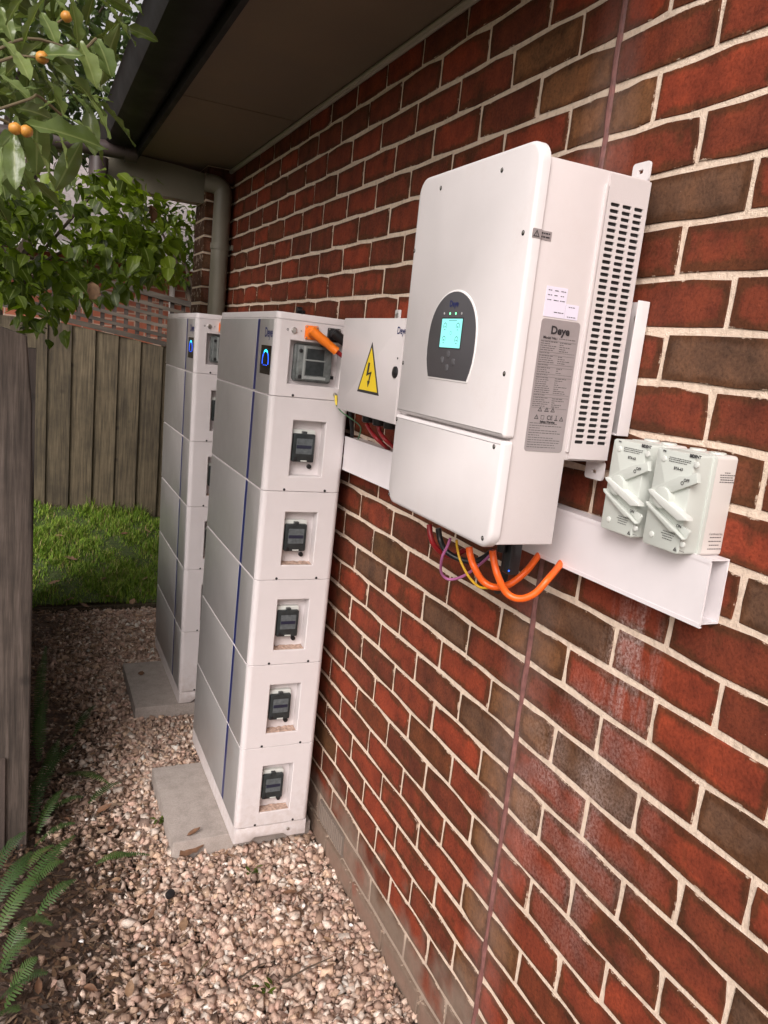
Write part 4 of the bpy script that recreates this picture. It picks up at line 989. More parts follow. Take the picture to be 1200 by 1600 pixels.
side = empty('side_fence', (-1.0, 1.3, 0), 'grey weathered timber fence post standing close at the path edge', 'fence')
m = MB(); o = rrect(-1.085, 1.235, -.945, 1.33, .008, 3)
n = len(o); vs = []; 
for z, k in ((-.05, 0), (.35, .003), (.9, .004), (1.45, -.005), (1.655, -.022)):
    for x, y in o: vs.append((x + k * (1 if x > -1.0 else .4), y, z + (0.035 * (-.945 - x) / .14 if z > 1.6 else 0)))
fs = [(r * n + i, r * n + (i + 1) % n, (r + 1) * n + (i + 1) % n, (r + 1) * n + i) for r in range(4) for i in range(n)] + [tuple(4 * n + i for i in range(n))]
m.add(vs, fs); m.build('post', POSTWOOD, side, 40)
MB().box((-1.10, 1.222, .02), (-1.012, 1.232, .345)).build('board', DARKWOOD, side, 0)
m = MB(); m.box((-1.012, 2.50, -.05), (-.928, 2.59, 1.58)); m.build('post', DARKWOOD, side, 0)
m = MB(); m.box((-1.012, 3.55, -.05), (-.925, 3.63, 1.45)); m.build('post', DARKWOOD, side, 0)
for z in (.30, .92): MB().box((-1.02, 1.34, z), (-.985, 3.5, z + .08)).build('rail', DARKWOOD, side, 0)
for i in range(17):
    y = 1.345 + i * .135; MB().box((-1.038 - (i % 2) * .014, y, -.02), (-1.024 - (i % 2) * .014, y + .145, 1.12 + random.uniform(-.01, .01))).build('paling', DARKWOOD, side, 0)  # palings built low so that more light reaches the path
tag(MB().box((-1.05, 3.60, -.03), (.3, 3.635, .014)).build('timber_edging', PALING, None, 0), 'thin timber board edging the lawn where the gravel ends', 'edging')

# ------------------------------------------------------------------ neighbouring house beyond the fence
nh = empty('neighbour_house', (.6, 9.2, 0), 'orange red brick house beyond the back fence behind the leaves', 'house')
def nb_material():
    m, n, l, b = new_mat('distant_brick')
    t = n.new('ShaderNodeTexBrick'); t.inputs['Scale'].default_value = 1; t.inputs['Brick Width'].default_value = .24; t.inputs['Row Height'].default_value = .086; t.inputs['Mortar Size'].default_value = .008
    t.inputs['Color1'].default_value = (.36, .11, .06, 1); t.inputs['Color2'].default_value = (.27, .085, .05, 1); t.inputs['Mortar'].default_value = (.42, .30, .23, 1)
    tc = n.new('ShaderNodeNewGeometry'); mp = n.new('ShaderNodeMapping'); mp.inputs['Rotation'].default_value = (rad(90), 0, 0); l.new(tc.outputs['Position'], mp.inputs[0]); l.new(mp.outputs[0], t.inputs['Vector'])
    l.new(t.outputs[0], b.inputs['Base Color']); b.inputs['Roughness'].default_value = .85; return m
MB().box((-6, 9.0, -.1), (5, 15, 2.56)).build('wall', nb_material(), nh, 0)
m = MB(); m.add([(-6.4, 8.45, 2.52), (5.4, 8.45, 2.52), (5.4, 12, 4.15), (-6.4, 12, 4.15), (5.4, 15.5, 2.52), (-6.4, 15.5, 2.52)], [(0, 1, 2, 3), (3, 2, 4, 5)]); m.build('roof', simple('pale_grey_roof_tile', (.34, .30, .29), .8, var=.15, scale=20), nh, 0)
MB().box((-6.4, 8.36, 2.44), (5.4, 8.447, 2.57)).build('gutter', simple('white_gutter_paint', (.7, .68, .66), .5), nh, 0)
MB().tube([(.66, 8.93, 0), (.66, 8.93, 2.44)], .035, 10).build('downpipe', bpy.data.materials['white_gutter_paint'], nh)

# ------------------------------------------------------------------ gravel, litter, lawn grass
ICO = []
def ico():
    t = (1 + 5 ** .5) / 2
    v = np.array([(-1,t,0),(1,t,0),(-1,-t,0),(1,-t,0),(0,-1,t),(0,1,t),(0,-1,-t),(0,1,-t),(t,0,-1),(t,0,1),(-t,0,-1),(-t,0,1)], float); v /= np.linalg.norm(v[0])
    f = np.array([(0,11,5),(0,5,1),(0,1,7),(0,7,10),(0,10,11),(1,5,9),(5,11,4),(11,10,2),(10,7,6),(7,1,8),(3,9,4),(3,4,2),(3,2,6),(3,6,8),(3,8,9),(4,9,5),(2,4,11),(6,2,10),(8,6,7),(9,8,1)])
    return v, f
def rot_rand(n):
    q = rng.randn(n, 4); q /= np.linalg.norm(q, axis=1)[:, None]; w, x, y, z = q.T
    return np.stack([1-2*(y*y+z*z), 2*(x*y-z*w), 2*(x*z+y*w), 2*(x*y+z*w), 1-2*(x*x+z*z), 2*(y*z-x*w), 2*(x*z-y*w), 2*(y*z+x*w), 1-2*(x*x+y*y)], 1).reshape(n, 3, 3)
def stones(n, xr, yr, name):
    v = np.array([(-1,-1,-1),(1,-1,-1),(1,1,-1),(-1,1,-1),(-1,-1,1),(1,-1,1),(1,1,1),(-1,1,1)], float) * .72
    f = np.array([(0,2,1),(0,3,2),(4,5,6),(4,6,7),(0,1,5),(0,5,4),(1,2,6),(1,6,5),(2,3,7),(2,7,6),(3,0,4),(3,4,7)])
    x = rng.uniform(*xr, n); y = rng.uniform(*yr, n)
    keep = ~((x > -.5) & (x < -.03) & (((y > 1.085) & (y < 1.555)) | ((y > 2.1) & (y < 2.59))))
    keep &= rng.rand(n) < np.clip((x + .93 + .10 * np.sin(y * 5)) / .36, .05, 1) * np.clip(1.25 - .25 * np.maximum(0, y - 1.9), .6, 1)
    x, y = x[keep], y[keep]; n = len(x)
    s = np.exp(rng.normal(math.log(.0092), .34, n)); s = np.clip(s, .004, .019)
    sc = np.stack([s * rng.uniform(.8, 1.4, n), s * rng.uniform(.7, 1.1, n), s * rng.uniform(.5, .85, n)], 1)
    P = (v[None] + rng.uniform(-.42, .36, (n, 8, 3)) * np.sign(v)[None]) * sc[:, None, :]
    P = np.einsum('nij,nkj->nki', rot_rand(n), P)
    z = -.024 + rng.uniform(0, 1, n) ** 1.4 * .020 + s * .25 + .035 * np.clip((-.72 - x) / .35, 0, 1) ** 2
    P += np.stack([x, y, z], 1)[:, None, :]
    pal = np.array([(.40,.27,.205),(.47,.34,.265),(.33,.21,.155),(.53,.42,.345),(.27,.17,.12),(.37,.23,.175),(.44,.29,.20),(.20,.13,.10),(.58,.50,.43)])
    pr = np.array([.2,.17,.16,.10,.1,.12,.09,.04,.02]); c = pal[rng.choice(9, n, p=pr)] * rng.uniform(.88, 1.42, (n, 1)) * np.array([(1.06, 1.13, 1.17)])
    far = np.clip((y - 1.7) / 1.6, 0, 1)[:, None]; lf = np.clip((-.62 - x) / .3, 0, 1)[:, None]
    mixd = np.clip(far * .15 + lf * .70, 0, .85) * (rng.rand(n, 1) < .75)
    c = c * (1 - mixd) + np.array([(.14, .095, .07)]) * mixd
    F = (f[None] + (np.arange(n) * 8)[:, None, None]).reshape(-1)
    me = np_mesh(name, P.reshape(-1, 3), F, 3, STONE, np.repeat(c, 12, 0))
    return tag(link(name, me), kind='stuff')
stones(62000, (-1.25, -.002), (-.35, 3.58), 'gravel')
# chips and dry leaves mixed in, thicker at the left and towards the lawn
def litter(n, name):
    x = rng.uniform(-1.2, -.02, n); y = rng.uniform(-.2, 3.6, n)
    dens = np.clip((-.50 - x) / .32, .035, 1) + np.clip((y - 2.3) / 1.0, 0, 1) * .35
    keep = rng.rand(n) < dens
    keep &= ~((x > -.52) & (((y > 1.06) & (y < 1.76)) | ((y > 2.07) & (y < 2.82))))
    x, y = x[keep], y[keep]; n = len(x); L = np.clip(np.exp(rng.normal(math.log(.0135), .35, n)), .005, .027); Wd = L * rng.uniform(.25, .6, n)
    shp = np.array([(-1, 0, .15), (-.35, .5, 0), (.4, .42, .05), (1, 0, .25), (.4, -.42, .1), (-.35, -.5, 0)])
    P = shp[None] * np.stack([L, Wd, L * rng.uniform(-.6, .9, n)], 1)[:, None, :]
    a = rng.uniform(0, 6.28, n); t = rng.normal(0, .35, n)
    ca, sa = np.cos(a)[:, None], np.sin(a)[:, None]
    Z = P[:, :, 2] + P[:, :, 1] * np.sin(t)[:, None]
    Q = np.stack([P[:, :, 0] * ca - P[:, :, 1] * sa, P[:, :, 0] * sa + P[:, :, 1] * ca, Z], 2)
    z = -.004 + rng.uniform(0, .014, n) + .035 * np.clip((-.72 - x) / .35, 0, 1) ** 2
    Q += np.stack([x, y, z], 1)[:, None, :]
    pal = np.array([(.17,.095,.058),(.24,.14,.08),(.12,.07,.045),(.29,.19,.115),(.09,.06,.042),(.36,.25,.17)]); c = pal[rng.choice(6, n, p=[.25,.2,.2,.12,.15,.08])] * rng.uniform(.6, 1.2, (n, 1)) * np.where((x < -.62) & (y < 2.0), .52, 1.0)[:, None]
    F = (np.array([(0, 1, 5), (1, 2, 4), (1, 4, 5), (2, 3, 4)])[None] + (np.arange(n) * 6)[:, None, None]).reshape(-1)
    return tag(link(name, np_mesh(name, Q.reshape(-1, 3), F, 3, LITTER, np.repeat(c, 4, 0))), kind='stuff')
litter(20000, 'leaf_litter')
def grass(n, name):
    x = rng.uniform(-1.5, .75, n); y = 3.60 + (rng.rand(n) ** 1.15) * 1.39
    patch = np.sin(x * 7.3 + 1) * np.sin(y * 6.1) + .6 * np.sin(x * 17 + y * 11) + .5 * np.sin(x * 31 - y * 23)
    keep = (rng.rand(n) < np.maximum(.34, .66 + .40 * patch)) & (rng.rand(n) < np.clip((y - 3.55) / .22, .2, 1)); x, y = x[keep], y[keep]; n = len(x); patch = patch[keep]
    z = np.array([lawn_h(a, b) for a, b in zip(x, y)]) - .004
    h = rng.uniform(.012, .048, n) * (1 + .40 * patch); edge = np.clip((y - 4.86) / .1, 0, 1); h = h * (1 + 1.3 * edge * rng.rand(n))
    a = rng.uniform(0, 6.28, n); w = rng.uniform(.0015, .0032, n); b = rng.uniform(.2, 1.0, n) * h
    d = np.stack([np.cos(a), np.sin(a)], 1); pd = np.stack([-d[:, 1], d[:, 0]], 1)
    V = np.zeros((n, 5, 3))
    V[:, 0, :2] = np.stack([x, y], 1) + pd * w[:, None]; V[:, 1, :2] = np.stack([x, y], 1) - pd * w[:, None]
    V[:, 2, :2] = np.stack([x, y], 1) - pd * w[:, None] * .8 + d * (b * .35)[:, None]; V[:, 3, :2] = np.stack([x, y], 1) + pd * w[:, None] * .8 + d * (b * .35)[:, None]
    V[:, 4, :2] = np.stack([x, y], 1) + d * b[:, None]
    V[:, 0, 2] = V[:, 1, 2] = z; V[:, 2, 2] = V[:, 3, 2] = z + h * .65; V[:, 4, 2] = z + h
    pal = np.array([(.080,.155,.010),(.125,.225,.015),(.175,.285,.024),(.26,.33,.05),(.30,.24,.10)]); c = pal[rng.choice(5, n, p=[.20,.28,.28,.15,.09])] * rng.uniform(.75, 1.2, (n, 1))
    base = np.arange(n)[:, None] * 5
    F = np.concatenate([base + np.array([0, 1, 2]), base + np.array([0, 2, 3]), base + np.array([3, 2, 4])], 1).reshape(-1)
    return tag(link(name, np_mesh(name, V.reshape(-1, 3), F, 3, BLADE, np.repeat(c, 3, 0))), kind='stuff')
grass(75000, 'grass')

# dead leaves one can pick out, and small debris
def leaf_mesh(name, L, Wd, mat, wavy=.0, fold=.25, curl=.2, nseg=8, seed=0, tipw=1.0, peak=.45):
    """one leaf along +X from its stalk, folded along the midrib, with wavy margins"""
    r = random.Random(seed); vs = []; rib = []; fs = []
    for i in range(nseg + 1):
        t = i / nseg
        w = Wd * .5 * (max(0, math.sin(math.pi * t ** (math.log(.5) / math.log(peak)))) ** .8) + .0008
        x = L * t; zc = -curl * L * t * t
        wv = wavy * Wd * math.sin(t * 19 + r.uniform(-.4, .4)); wv2 = wavy * Wd * math.sin(t * 19 + 1.7 + r.uniform(-.4, .4))
        vs += [(x, w + wv * .12, zc + w * fold + wv), (x, w * .5, zc + w * fold * .45 + wv * .3), (x, 0, zc), (x, -w * .5, zc + w * fold * .45 + wv2 * .3), (x, -w - wv2 * .12, zc + w * fold + wv2)]
        rib += [0, .5, 1, .5, 0]
    for i in range(nseg):
        for k in range(4): a = i * 5 + k; fs.append((a, a + 1, a + 6, a + 5))
    me = bpy.data.meshes.new(name); me.from_pydata(vs, [], fs); me.materials.append(mat)
    me.polygons.foreach_set('use_smooth', [True] * len(fs))
    me.attributes.new('rib', 'FLOAT', 'POINT').data.foreach_set('value', rib); me.update(); return me
DL_ = [leaf_mesh('dead_leaf', .075, .032, RUST, .12, .35, -.25, 6, 1), leaf_mesh('dead_leaf', .06, .03, TAN, .15, .3, -.2, 6, 2), leaf_mesh('dead_leaf', .05, .026, RUST, .1, .5, .3, 6, 3)]
for i, (px, py) in enumerate(((232,1438),(283,1457),(170,1300),(150,1270),(155,1010),(300,1330),(330,1420),(95,1500),(130,1545),(60,1560),(200,1560),(250,1510),(440,1395),(505,1465),(100,1280),(190,1395),(175,1375),(115,960),(205,985),(140,1180),(85,1130),(240,1560))):
    p = on(px, py, 2, .012); o = link('dead_leaf', DL_[i % 3], None, (p.x, p.y, .014 + .03 * max(0, min(1, (-.72 - p.x) / .35)) ** 2))
    o.rotation_euler = (random.uniform(-.3, .3), random.uniform(-.25, .25), random.uniform(0, 6.28)); o.scale = (random.uniform(.45, .85),) * 3
    tag(o, 'curled brown dead leaf lying on the pale gravel', 'dead leaf', 'dead leaves on the gravel')
def place(mesh_obj, px, py, z, label, cat, rz=0):
    p = on(px, py, 2, z); mesh_obj.location = (p.x, p.y, z); mesh_obj.rotation_euler.z = rz; return tag(mesh_obj, label, cat)
place(link('dead_leaf', leaf_mesh('dead_leaf', .05, .018, RUST, .1, .5, -.3, 6, 5)), 292, 1306, .056, 'small dark curled leaf on the front edge of the nearer paver', 'dead leaf', .3)
place(link('dead_leaf', leaf_mesh('dead_leaf', .04, .028, RUST, .1, .2, -.1, 6, 6)), 219, 1055, .056, 'brown square-ish leaf lying on the farther paver', 'dead leaf', 1.2)
place(link('dead_leaf', leaf_mesh('dead_leaf', .10, .05, RUST, .12, .3, -.2, 8, 7)), 280, 1338, .014, 'large rust brown leaf against the front of the nearer paver', 'dead leaf', .35)
m = MB(); m.cyl((0, 0, 0), (.3, -.5, .8), .013, -.009, .009, 18, .002); place(m.build('plastic_cap', BLACK), 266, 1397, .016, 'small round black plastic cap lying on the gravel', 'cap')
WB_ = simple('white_foam_crumb', (.8, .77, .74), .6)
for i, (px, py) in enumerate(((136,1280),(127,1470),(475,1415),(548,1445),(500,1320),(628,1470),(436,1420))):
    m = MB(); r = random.Random(i); v, f = ico(); m.add([tuple(q * (.006 + r.uniform(-.002, .002)) * np.array([1.3, .9, .6])) for q in v], [tuple(x) for x in f])
    place(m.build('foam_crumb', WB_), px, py, .014, 'tiny white crumb of packing foam on the gravel', 'crumb', r.uniform(0, 3)); bpy.context.scene.objects[-1]
for o in [o for o in COL.objects if o.name.startswith('foam_crumb')]: o['group'] = 'white crumbs on the gravel'
for i, (a, b, lab) in enumerate((((440, 1535), (520, 1495), 'thin dark twig lying on the gravel in front of the nearer stack'), ((372, 1530), (412, 1505), 'short greenish twig lying on the gravel'), ((306, 1525), (330, 1495), 'pale straight twig lying on the gravel at the left'))):
    p, q = on(*a, 2, .018), on(*b, 2, .020); tag(MB().tube([p, (p + q) / 2 + Vector((.004, .003, .003)), q], [.0022, .0026, .0014], 6).build('twig', BARK if i != 2 else STEM), lab, 'twig')
for i, (px, py) in enumerate(((395,1368),(415,1555),(250,1290),(320,1235))):
    t = empty('weed', tuple(on(px, py, 2, .004)), ('small dark green weed sprouting from gravel beside the nearer stack', 'dark green weed in the gravel at the bottom edge', 'weed at the left edge of the nearer paver', 'weed sprig close against the nearer paver edge')[i], 'weed')
    r = random.Random(i + 20); me = leaf_mesh('leaf', .022, .010, SHRUB, .05, .2, .3, 4, i)
    for k in range(7):
        o = link('leaf', me, t); o.location = t.location + Vector((r.uniform(-.018, .018), r.uniform(-.018, .018), .012 + r.uniform(0, .012))); o.rotation_euler = (r.uniform(-.4, .4), r.uniform(-.7, .1), r.uniform(0, 6.28))

# ------------------------------------------------------------------ ferns
def frond_mesh(base, tip, rise, width, seed, n=24):
    r = random.Random(seed); B, T = Vector(base), Vector(tip); ctl = (B + T) / 2 + Vector((0, 0, rise))
    pts = []; vs = []; fs = []
    for i in range(n + 1):
        t = i / n; pts.append(B * (1 - t) ** 2 + ctl * 2 * t * (1 - t) + T * t * t)
    for i in range(n):
        p, d = pts[i], (pts[i + 1] - pts[i]).normalized(); t = i / n
        up = Vector((0, 0, 1)); sd_ = d.cross(up).normalized(); up = sd_.cross(d)
        o = len(vs); vs += [p - sd_ * .0012, p + sd_ * .0012, pts[i + 1] + sd_ * .0012, pts[i + 1] - sd_ * .0012]; fs.append((o, o + 1, o + 2, o + 3))
        w = width * min(1, .35 + t * 2.6) * (1 - max(0, t - .55) / .45 * .85) if t < 1 else 0
        step = (pts[i + 1] - pts[i]).length
        for s in (1, -1):
            wl = w * r.uniform(.88, 1.08); q = p + d * step * .3 + sd_ * s * .001
            bw = step * .36; dr = up * (-wl * r.uniform(.10, .32)); sw = d * wl * .22
            a = q - d * bw; b = q + d * bw * .9; c = q + sd_ * s * wl * .6 + d * bw * 1.0 + sw * .6 + dr * .4; e = q + sd_ * s * wl + sw + dr; g = q + sd_ * s * wl * .6 - d * bw * .8 + sw * .6 + dr * .4
            o = len(vs); vs += [a, b, c, e, g]; fs += [(o, o + 1, o + 2, o + 4), (o + 4, o + 2, o + 3)]
    me = bpy.data.meshes.new('frond'); me.from_pydata([tuple(v) for v in vs], [], fs); me.materials.append(FERN); me.update(); return me
FR = [  # (fern index, base px, tip px, tip height, rise, leaflet length)
 (0, (52,1165), (75,1078), .16, .05, .026), (1, (115,1150), (149,1102), .10, .05, .020),
 (2, (64,1243), (92,1155), .15, .05, .028), (2, (90,1192), (118,1163), .12, .04, .024),
 (3, (98,1212), (172,1226), .07, .06, .024), (3, (138,1255), (190,1222), .06, .04, .020),
 (4, (58,1302), (97,1234), .12, .05, .022), (4, (54,1322), (118,1286), .11, .05, .024),
 (5, (4,1392), (84,1320), .10, .05, .024), (5, (20,1420), (117,1305), .11, .06, .028), (5, (56,1432), (120,1374), .09, .05, .024), (5, (-4,1458), (58,1366), .11, .05, .027), (5, (-10, 1420), (50, 1330), .10, .05, .028),
 (6, (30,1440), (82,1446), .10, .04, .020), (6, (-12,1530), (48,1470), .14, .06, .032), (6, (8,1575), (58,1495), .13, .05, .028), (6, (-14,1600), (30,1580), .16, .05, .03), (6, (5,1520), (40,1440), .12, .05, .03),
 (8, (56,1120), (72,1010), .20, .05, .024), (8, (60,1190), (66,1095), .18, .05, .026), (8, (70,1215), (120,1160), .12, .05, .022), (9, (52,1285), (66,1200), .15, .05, .024), (9, (70,1275), (130,1245), .10, .05, .022), (5, (-20,1380), (40,1300), .16, .06, .03), (5, (40,1400), (100,1345), .13, .06, .028), (6, (0,1560), (75,1520), .12, .05, .028),
 (7, (150,1350), (200,1333), .05, .03, .018), (7, (160,1345), (235,1336), .04, .03, .015)]
FL = ['single upright fern frond beside the grey fence post', 'small pale fern sprig standing out on the leaf litter', 'fern with two overlapping fronds right of the grey post', 'fern with a long arching frond reaching across the gravel', 'fern with short fronds at the foot of the grey post',
      'largest fern with a spray of broad fronds at the left edge', 'fern with pale fronds at the bottom left corner', 'dark low fern sprig lying flat on the gravel', 'tall thin fern rising farthest up along the grey fence post edge', 'fern with two short fronds against the foot of the post board']
roots = {}
for i, (k, b, t, hz, rise, wd) in enumerate(FR):
    B = on(*b, 2, .03); T = on(*t, 2, hz)
    if k not in roots: roots[k] = empty('fern', tuple(B), FL[k], 'fern', 'ferns along the fence')
    link('frond', frond_mesh(B, T, rise, wd, i, 9 + int((T - B).length * 85)), roots[k])

# ------------------------------------------------------------------ trees
def basis(d, up=Vector((0, 0, 1)), roll=0):
    x = Vector(d).normalized(); y = up.cross(x)
    if y.length < 1e-3: y = Vector((0, 1, 0))
    y.normalize(); z = x.cross(y)
    m = Matrix((x, y, z)).transposed()
    return (m @ Matrix.Rotation(roll, 3, 'X')).to_4x4()
def put_leaf(me, name, parent, p, d, roll, s):
    o = bpy.data.objects.new(name, me); COL.objects.link(o); o.parent = parent; o.matrix_parent_inverse = world_of(parent).inverted()
    o.matrix_basis = Matrix.Translation(p) @ basis(d, roll=roll) @ Matrix.Scale(s, 4); return o
def join_leaves(name, me, items, mat, parent, tones=True):
    nv = len(me.vertices); V = np.zeros((nv, 3), np.float32); me.vertices.foreach_get('co', V.ravel()); V = V.reshape(-1, 3)
    fl = np.array([list(p.vertices) for p in me.polygons]); N = len(items); out = np.zeros((N, nv, 3), np.float32)
    for i, (p, d, roll, s) in enumerate(items):
        M = np.array((Matrix.Translation(p) @ basis(d, roll=roll) @ Matrix.Scale(s, 4))); out[i] = V @ M[:3, :3].T + M[:3, 3]
    F = (fl[None] + (np.arange(N) * nv)[:, None, None]).reshape(-1)
    c = np.repeat(np.repeat(rng.rand(N, 1), 3, 1), len(fl), 0)
    m2 = np_mesh(name, out.reshape(-1, 3), F, fl.shape[1], mat, c, True); o = link(name, m2, parent); o['kind'] = 'stuff'; return o

# near tree with long wavy leaves and orange fruit
pt_ = empty('fruit_tree', (-1.75, 1.6, 0), 'tree with long glossy wavy leaves and orange fruit hanging in at top left', 'tree')
def at(px, py, dist): return CAM + ray(px, py).normalized() * dist
m = MB(); m.tube(smooth_path([(-1.75, 1.6, -.05), (-1.72, 1.55, 1.2), (-1.62, 1.4, 2.2), (-1.45, 1.2, 2.9), (-1.2, 1.2, 3.4)], 4), [.09 - .0035 * i for i in range(17)], 10); m.build('trunk', BARK, pt_); TK_ = pt_.children[-1]
PM = [leaf_mesh('leaf', .118, .040 + .003 * (i % 3), PITTO, .10, .30, .12 + .10 * i / 5, 12, i, peak=.55) for i in range(6)]
whorls = []
hand = [  # base px, tip px, distance at base and tip, roll
 ((33,82),(60,-14),1.15,1.16,.3), ((122,78),(118,-12),1.20,1.22,-.5), ((44,90),(126,74),1.15,1.12,.9), ((24,82),(46,112),1.15,1.10,.2), ((56,102),(114,168),1.16,1.10,-.4), ((78,99),(180,162),1.22,1.17,-.3),
 ((22,207),(22,290),1.14,1.10,.2), ((48,212),(96,294),1.14,1.10,-.5), ((38,194),(172,218),1.15,1.17,.8), ((84,192),(116,260),1.24,1.22,-.4), ((96,52),(180,108),1.30,1.28,.3), ((148,-8),(212,48),1.32,1.30,.2),
 ((60,172),(100,146),1.25,1.25,.3), ((112,146),(142,172),1.24,1.22,.3), ((122,62),(155,128),1.27,1.22,.2), ((130,140),(184,212),1.30,1.27,-.6), ((10,40),(28,-10),1.2,1.2,.1), ((0,60),(30,84),1.18,1.15,.2), ((74,-10),(120,30),1.32,1.30,.3),
 ((180,-20),(228,18),1.4,1.38,.3), ((0,118),(52,150),1.3,1.28,.6), ((8,150),(60,128),1.3,1.3,.4), ((4,230),(-12,300),1.2,1.18,.1), ((150,60),(178,106),1.36,1.3,.1), ((96,180),(150,205),1.35,1.33,.2), ((0,10),(20,60),1.25,1.22,.5), ((64,20),(90,60),1.35,1.3,.2), ((126,150),(176,150),1.38,1.36,.3)]
for i, (b, t, d0, d1, roll) in enumerate(hand):
    A, Bt = at(*b, d0), at(*t, d1); put_leaf(PM[i % 6], 'leaf', pt_, A, Bt - A, roll, (Bt - A).length / .118)
r = random.Random(11); fill = []
for i in range(900):
    px = r.uniform(-330, 235); py = r.uniform(-330, 285) - max(0, px - 120) * .75; d = r.uniform(1.55, 2.7)
    if px > 150 - py * .0 + (40 if py < 60 else -10): continue
    if py > 235 and px > 60: continue
    p = at(px, py, d); dd = Vector((r.uniform(-1, 1), r.uniform(-.8, .5), r.uniform(-1.1, .35)))
    fill.append((p, dd, r.uniform(-.8, .8), r.uniform(.6, 1.05)))
def vis(it):
    q = pix(it[0]); inside = -20 < q[0] < 260 and -20 < q[1] < 330
    return (0 if inside else 1, (it[0] - CAM).length)
fill.sort(key=vis)
for i, it in enumerate(fill[:270]): put_leaf(PM[i % 6], 'leaf', pt_, *it)
LOWP = leaf_mesh('leaf', .118, .038, PITTO, .16, .3, .15, 6, 3, peak=.55)
join_leaves('foliage', LOWP, fill[270:], PITTO, pt_)
for (pts, d) in ((((-160, 60), (-40, 100), (33, 86)), 1.16), (((-160, 200), (-30, 180), (30, 200)), 1.16), (((-40, 100), (40, 60), (122, 78), (150, 60)), 1.25), (((-30, 180), (46, 155), (60, 150), (96, 180)), 1.24)):
    P = [at(a, b, d + .02 * i) for i, (a, b) in enumerate(pts)]; MB().tube(smooth_path(P, 4), .0019, 7).build('twig', STEM, TK_)
for k, (x, y, d) in enumerate(((66, 90, 1.14), (24, 201, 1.12), (41, 205, 1.12), (104, 26, 1.30))):
    p = at(x, y, d); m = MB(); v, f = ico(); rr_ = .0078
    bm = bmesh.new(); bmesh.ops.create_icosphere(bm, subdivisions=2, radius=rr_)
    for q in bm.verts: q.co *= 1 + .05 * math.sin(q.co.x * 900 + k) ; q.co.z *= .92
    me = bpy.data.meshes.new('fruit'); bm.to_mesh(me); bm.free(); me.materials.append(FRUIT); me.polygons.foreach_set('use_smooth', [True] * len(me.polygons))
    link('fruit', me, pt_, p)
    sp = at(*((33, 87), (30, 196), (32, 197), (90, 35))[k], d + .004); MB().tube([p, sp], .0012, 6).build('stalk', STEM, TK_)

# broad leaved shrub hanging over the fence
sh = empty('leafy_shrub', (-1.3, 3.2, 0), 'bright green broad-leaved shrub leaning over the side fence below the gutter', 'shrub')
m = MB(); m.tube(smooth_path([(-1.3, 3.2, -.05), (-1.28, 3.2, .9), (-1.15, 3.2, 1.7), (-.95, 3.2, 2.1)], 4), .03, 8)
for q in ((-.6, 3.0, 2.15), (-.8, 3.3, 1.85), (-.7, 2.9, 2.3), (-.5, 3.2, 2.05), (-1.2, 3.0, 2.3)): m.tube(smooth_path([(-1.15, 3.2, 1.7), ((-1.15 + q[0]) / 2, 3.1, 2.0), q], 4), .008, 6)
m.build('stem', BARK, sh)
SM = [leaf_mesh('leaf', .076, .050, SHRUB, .05, .22, .22, 6, i + 30, peak=.36) for i in range(4)]
r = random.Random(5); items = []
def in_crown(px, py):
    top = 268 + max(0, px - 175) * .22 ; bot = 470 - max(0, px - 150) * .38 + (70 if 30 < px < 105 else 0)
    if px > 250: top += (px - 250) * 1.2
    return px < 292 and top < py < bot
cl = [(r.uniform(-200, 275), r.uniform(250, 520), r.uniform(3.6, 4.7)) for _ in range(150)]
for (cx_, cy_, d) in cl:
    for k in range(17):
        px, py, dd = cx_ + r.gauss(0, 26), cy_ + r.gauss(0, 22), d + r.gauss(0, .09)
        if not in_crown(px, py): continue
        if 215 < px < 300 and 300 < py < 345 and r.random() < .4: continue
        items.append((at(px, py, dd), Vector((r.uniform(-.6, 1), r.uniform(-1, .3), r.uniform(-1.1, .2))), r.uniform(-.7, .7), r.uniform(.65, 1.1)))
items.sort(key=lambda it: ((0 if -20 < pix(it[0])[0] < 310 else 1), (it[0] - CAM).length))
for i, it in enumerate(items[:298]): put_leaf(SM[i % 4], 'leaf', sh, *it)
LOWS = leaf_mesh('leaf', .088, .060, SHRUB, .05, .22, .22, 4, 33, peak=.36)
if items[298:]: join_leaves('foliage', LOWS, items[298:], SHRUB, sh)
ob = link('leaf', leaf_mesh('leaf', .085, .06, TAN, .08, .2, .3, 6, 40, peak=.4), sh); A = at(143, 440, 3.55); ob.matrix_basis = Matrix.Translation(A) @ basis(Vector((.2, -.3, -1))); ob['label'] = 'brown withered leaf'
ob = link('leaf', leaf_mesh('leaf', .08, .06, RUST, .08, .2, .3, 6, 41, peak=.4), sh); A = at(236, 320, 4.0); ob.matrix_basis = Matrix.Translation(A) @ basis(Vector((.3, -.3, -1))); ob['label'] = 'red brown withered leaf'

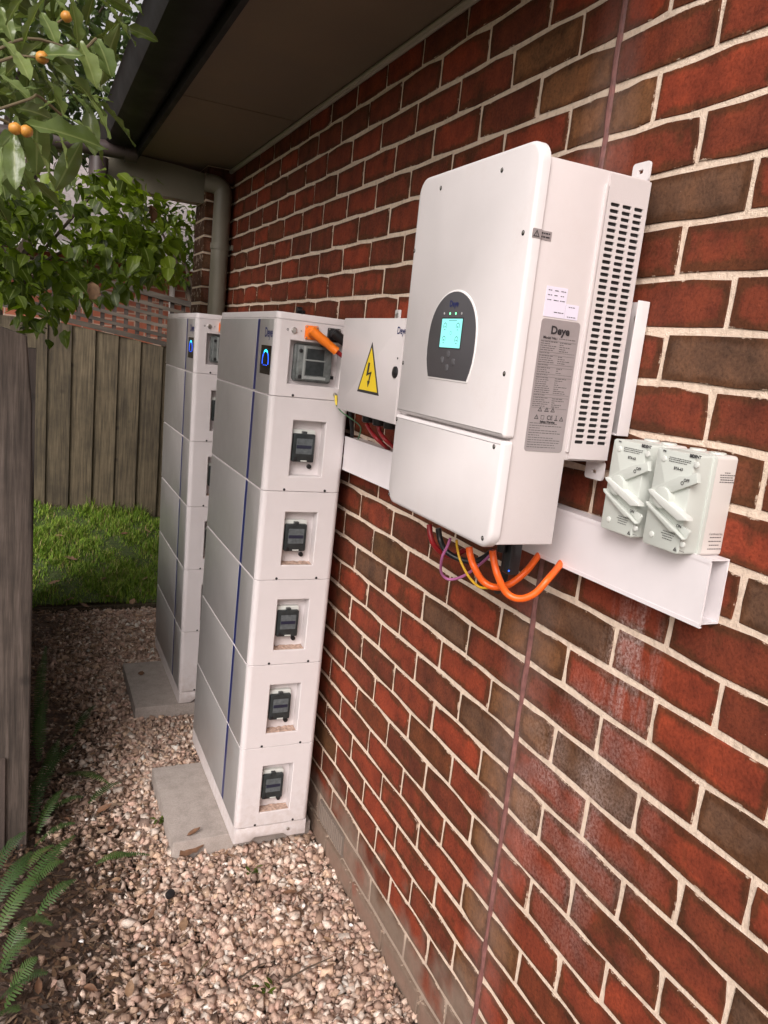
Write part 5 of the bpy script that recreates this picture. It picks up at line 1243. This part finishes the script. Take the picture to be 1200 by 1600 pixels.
# sparse small tree between the eave and the neighbour
def far_tree(name, label, x, y, h, blobs, nleaf, L, mat, seed, spread=.5):
    t = empty(name, (x, y, 0), label, 'tree', None); r = random.Random(seed)
    m = MB(); m.tube(smooth_path([(x, y, -.1), (x + .05, y, h * .35), (x - .05, y + .05, h * .7), (x, y, h)], 4), [.11 * (1 - .06 * i) for i in range(13)], 8)
    for (bx_, by_, bz_, br) in blobs: m.tube(smooth_path([(x, y, h * .45), ((x + bx_) / 2, (y + by_) / 2, h * .5 + bz_ * .3), (bx_, by_, bz_)], 4), [.035, .03, .028, .025, .02, .016, .013, .01, .008], 6)
    m.build('trunk', BARK, t)
    me = leaf_mesh('leaf', L, L * .5, mat, .05, .2, .2, 3, seed, peak=.4); it = []
    for k in range(nleaf):
        b = blobs[r.randrange(len(blobs))]
        v = Vector((r.gauss(0, 1), r.gauss(0, 1), r.gauss(0, 1))).normalized() * b[3] * (.45 + .55 * r.random())
        v.z *= .8; it.append((Vector(b[:3]) + v, Vector((r.uniform(-1, 1), r.uniform(-1, 1), r.uniform(-1, .4))), r.uniform(-1, 1), r.uniform(.7, 1.2)))
    join_leaves('crown', me, it, mat, t); return t
far_tree('evergreen_tree', 'dark evergreen tree behind the gutter with sky sparkling through its crown', -1.3, 7.2, 4.6,
         [(-.9, 7.0, 4.4, .75), (-.2, 7.2, 4.9, .8), (-1.9, 7.0, 4.6, .9), (-.9, 7.4, 5.5, .9), (-.35, 7.0, 4.0, .55), (-1.7, 7.2, 5.7, .9), (-1.5, 6.9, 3.9, .7), (.3, 7.6, 5.6, .8), (-.6, 7.1, 3.5, .5), (-2.6, 7.1, 5.2, .9)], 5200, .11, DARKLEAF, 3)
far_tree('sparse_tree', 'thin sparse tree with small pale leaves beside the downpipe', .9, 7.6, 2.9,
         [(.35, 7.5, 2.75, .3), (.65, 7.6, 2.6, .3), (.15, 7.5, 2.95, .3), (.6, 7.5, 2.95, .3), (.4, 7.6, 2.35, .25)], 520, .10, SHRUB, 8)
far_tree('shade_tree', 'dark bushy tree added over the left fence to darken the left side', -2.6, 4.6, 3.2,
         [(-2.4, 4.8, 3.3, .7), (-1.7, 4.8, 2.8, .5), (-1.9, 5.1, 3.6, .6), (-1.55, 5.3, 2.2, .45)], 1700, .10, DARKLEAF, 12)  # tree out of view, added to keep light off the left side

# fallen leaves and tufts on the lawn
LG = [leaf_mesh('dead_leaf', .075, .04, TAN, .12, .25, -.2, 6, 50), leaf_mesh('dead_leaf', .065, .035, RUST, .12, .3, -.2, 6, 51)]
for i, (px, py) in enumerate(((84,848),(188,840),(222,890),(158,892),(236,838),(240,915),(120,872),(100,918),(205,925),(140,930),(75,900),(180,912))):
    q = on(px, py, 2, .12 + (945 - py) * .0016 * .5); z = lawn_h(q.x, q.y) + .028
    o = link('dead_leaf', LG[i % 2], None, (q.x, q.y, z)); o.rotation_euler = (random.uniform(-.3, .3), random.uniform(-.3, .3), random.uniform(0, 6.28)); o.scale = (random.uniform(.7, 1.1),) * 3
    tag(o, 'pale dead leaf lying in the lawn grass', 'dead leaf', 'dead leaves on the lawn')
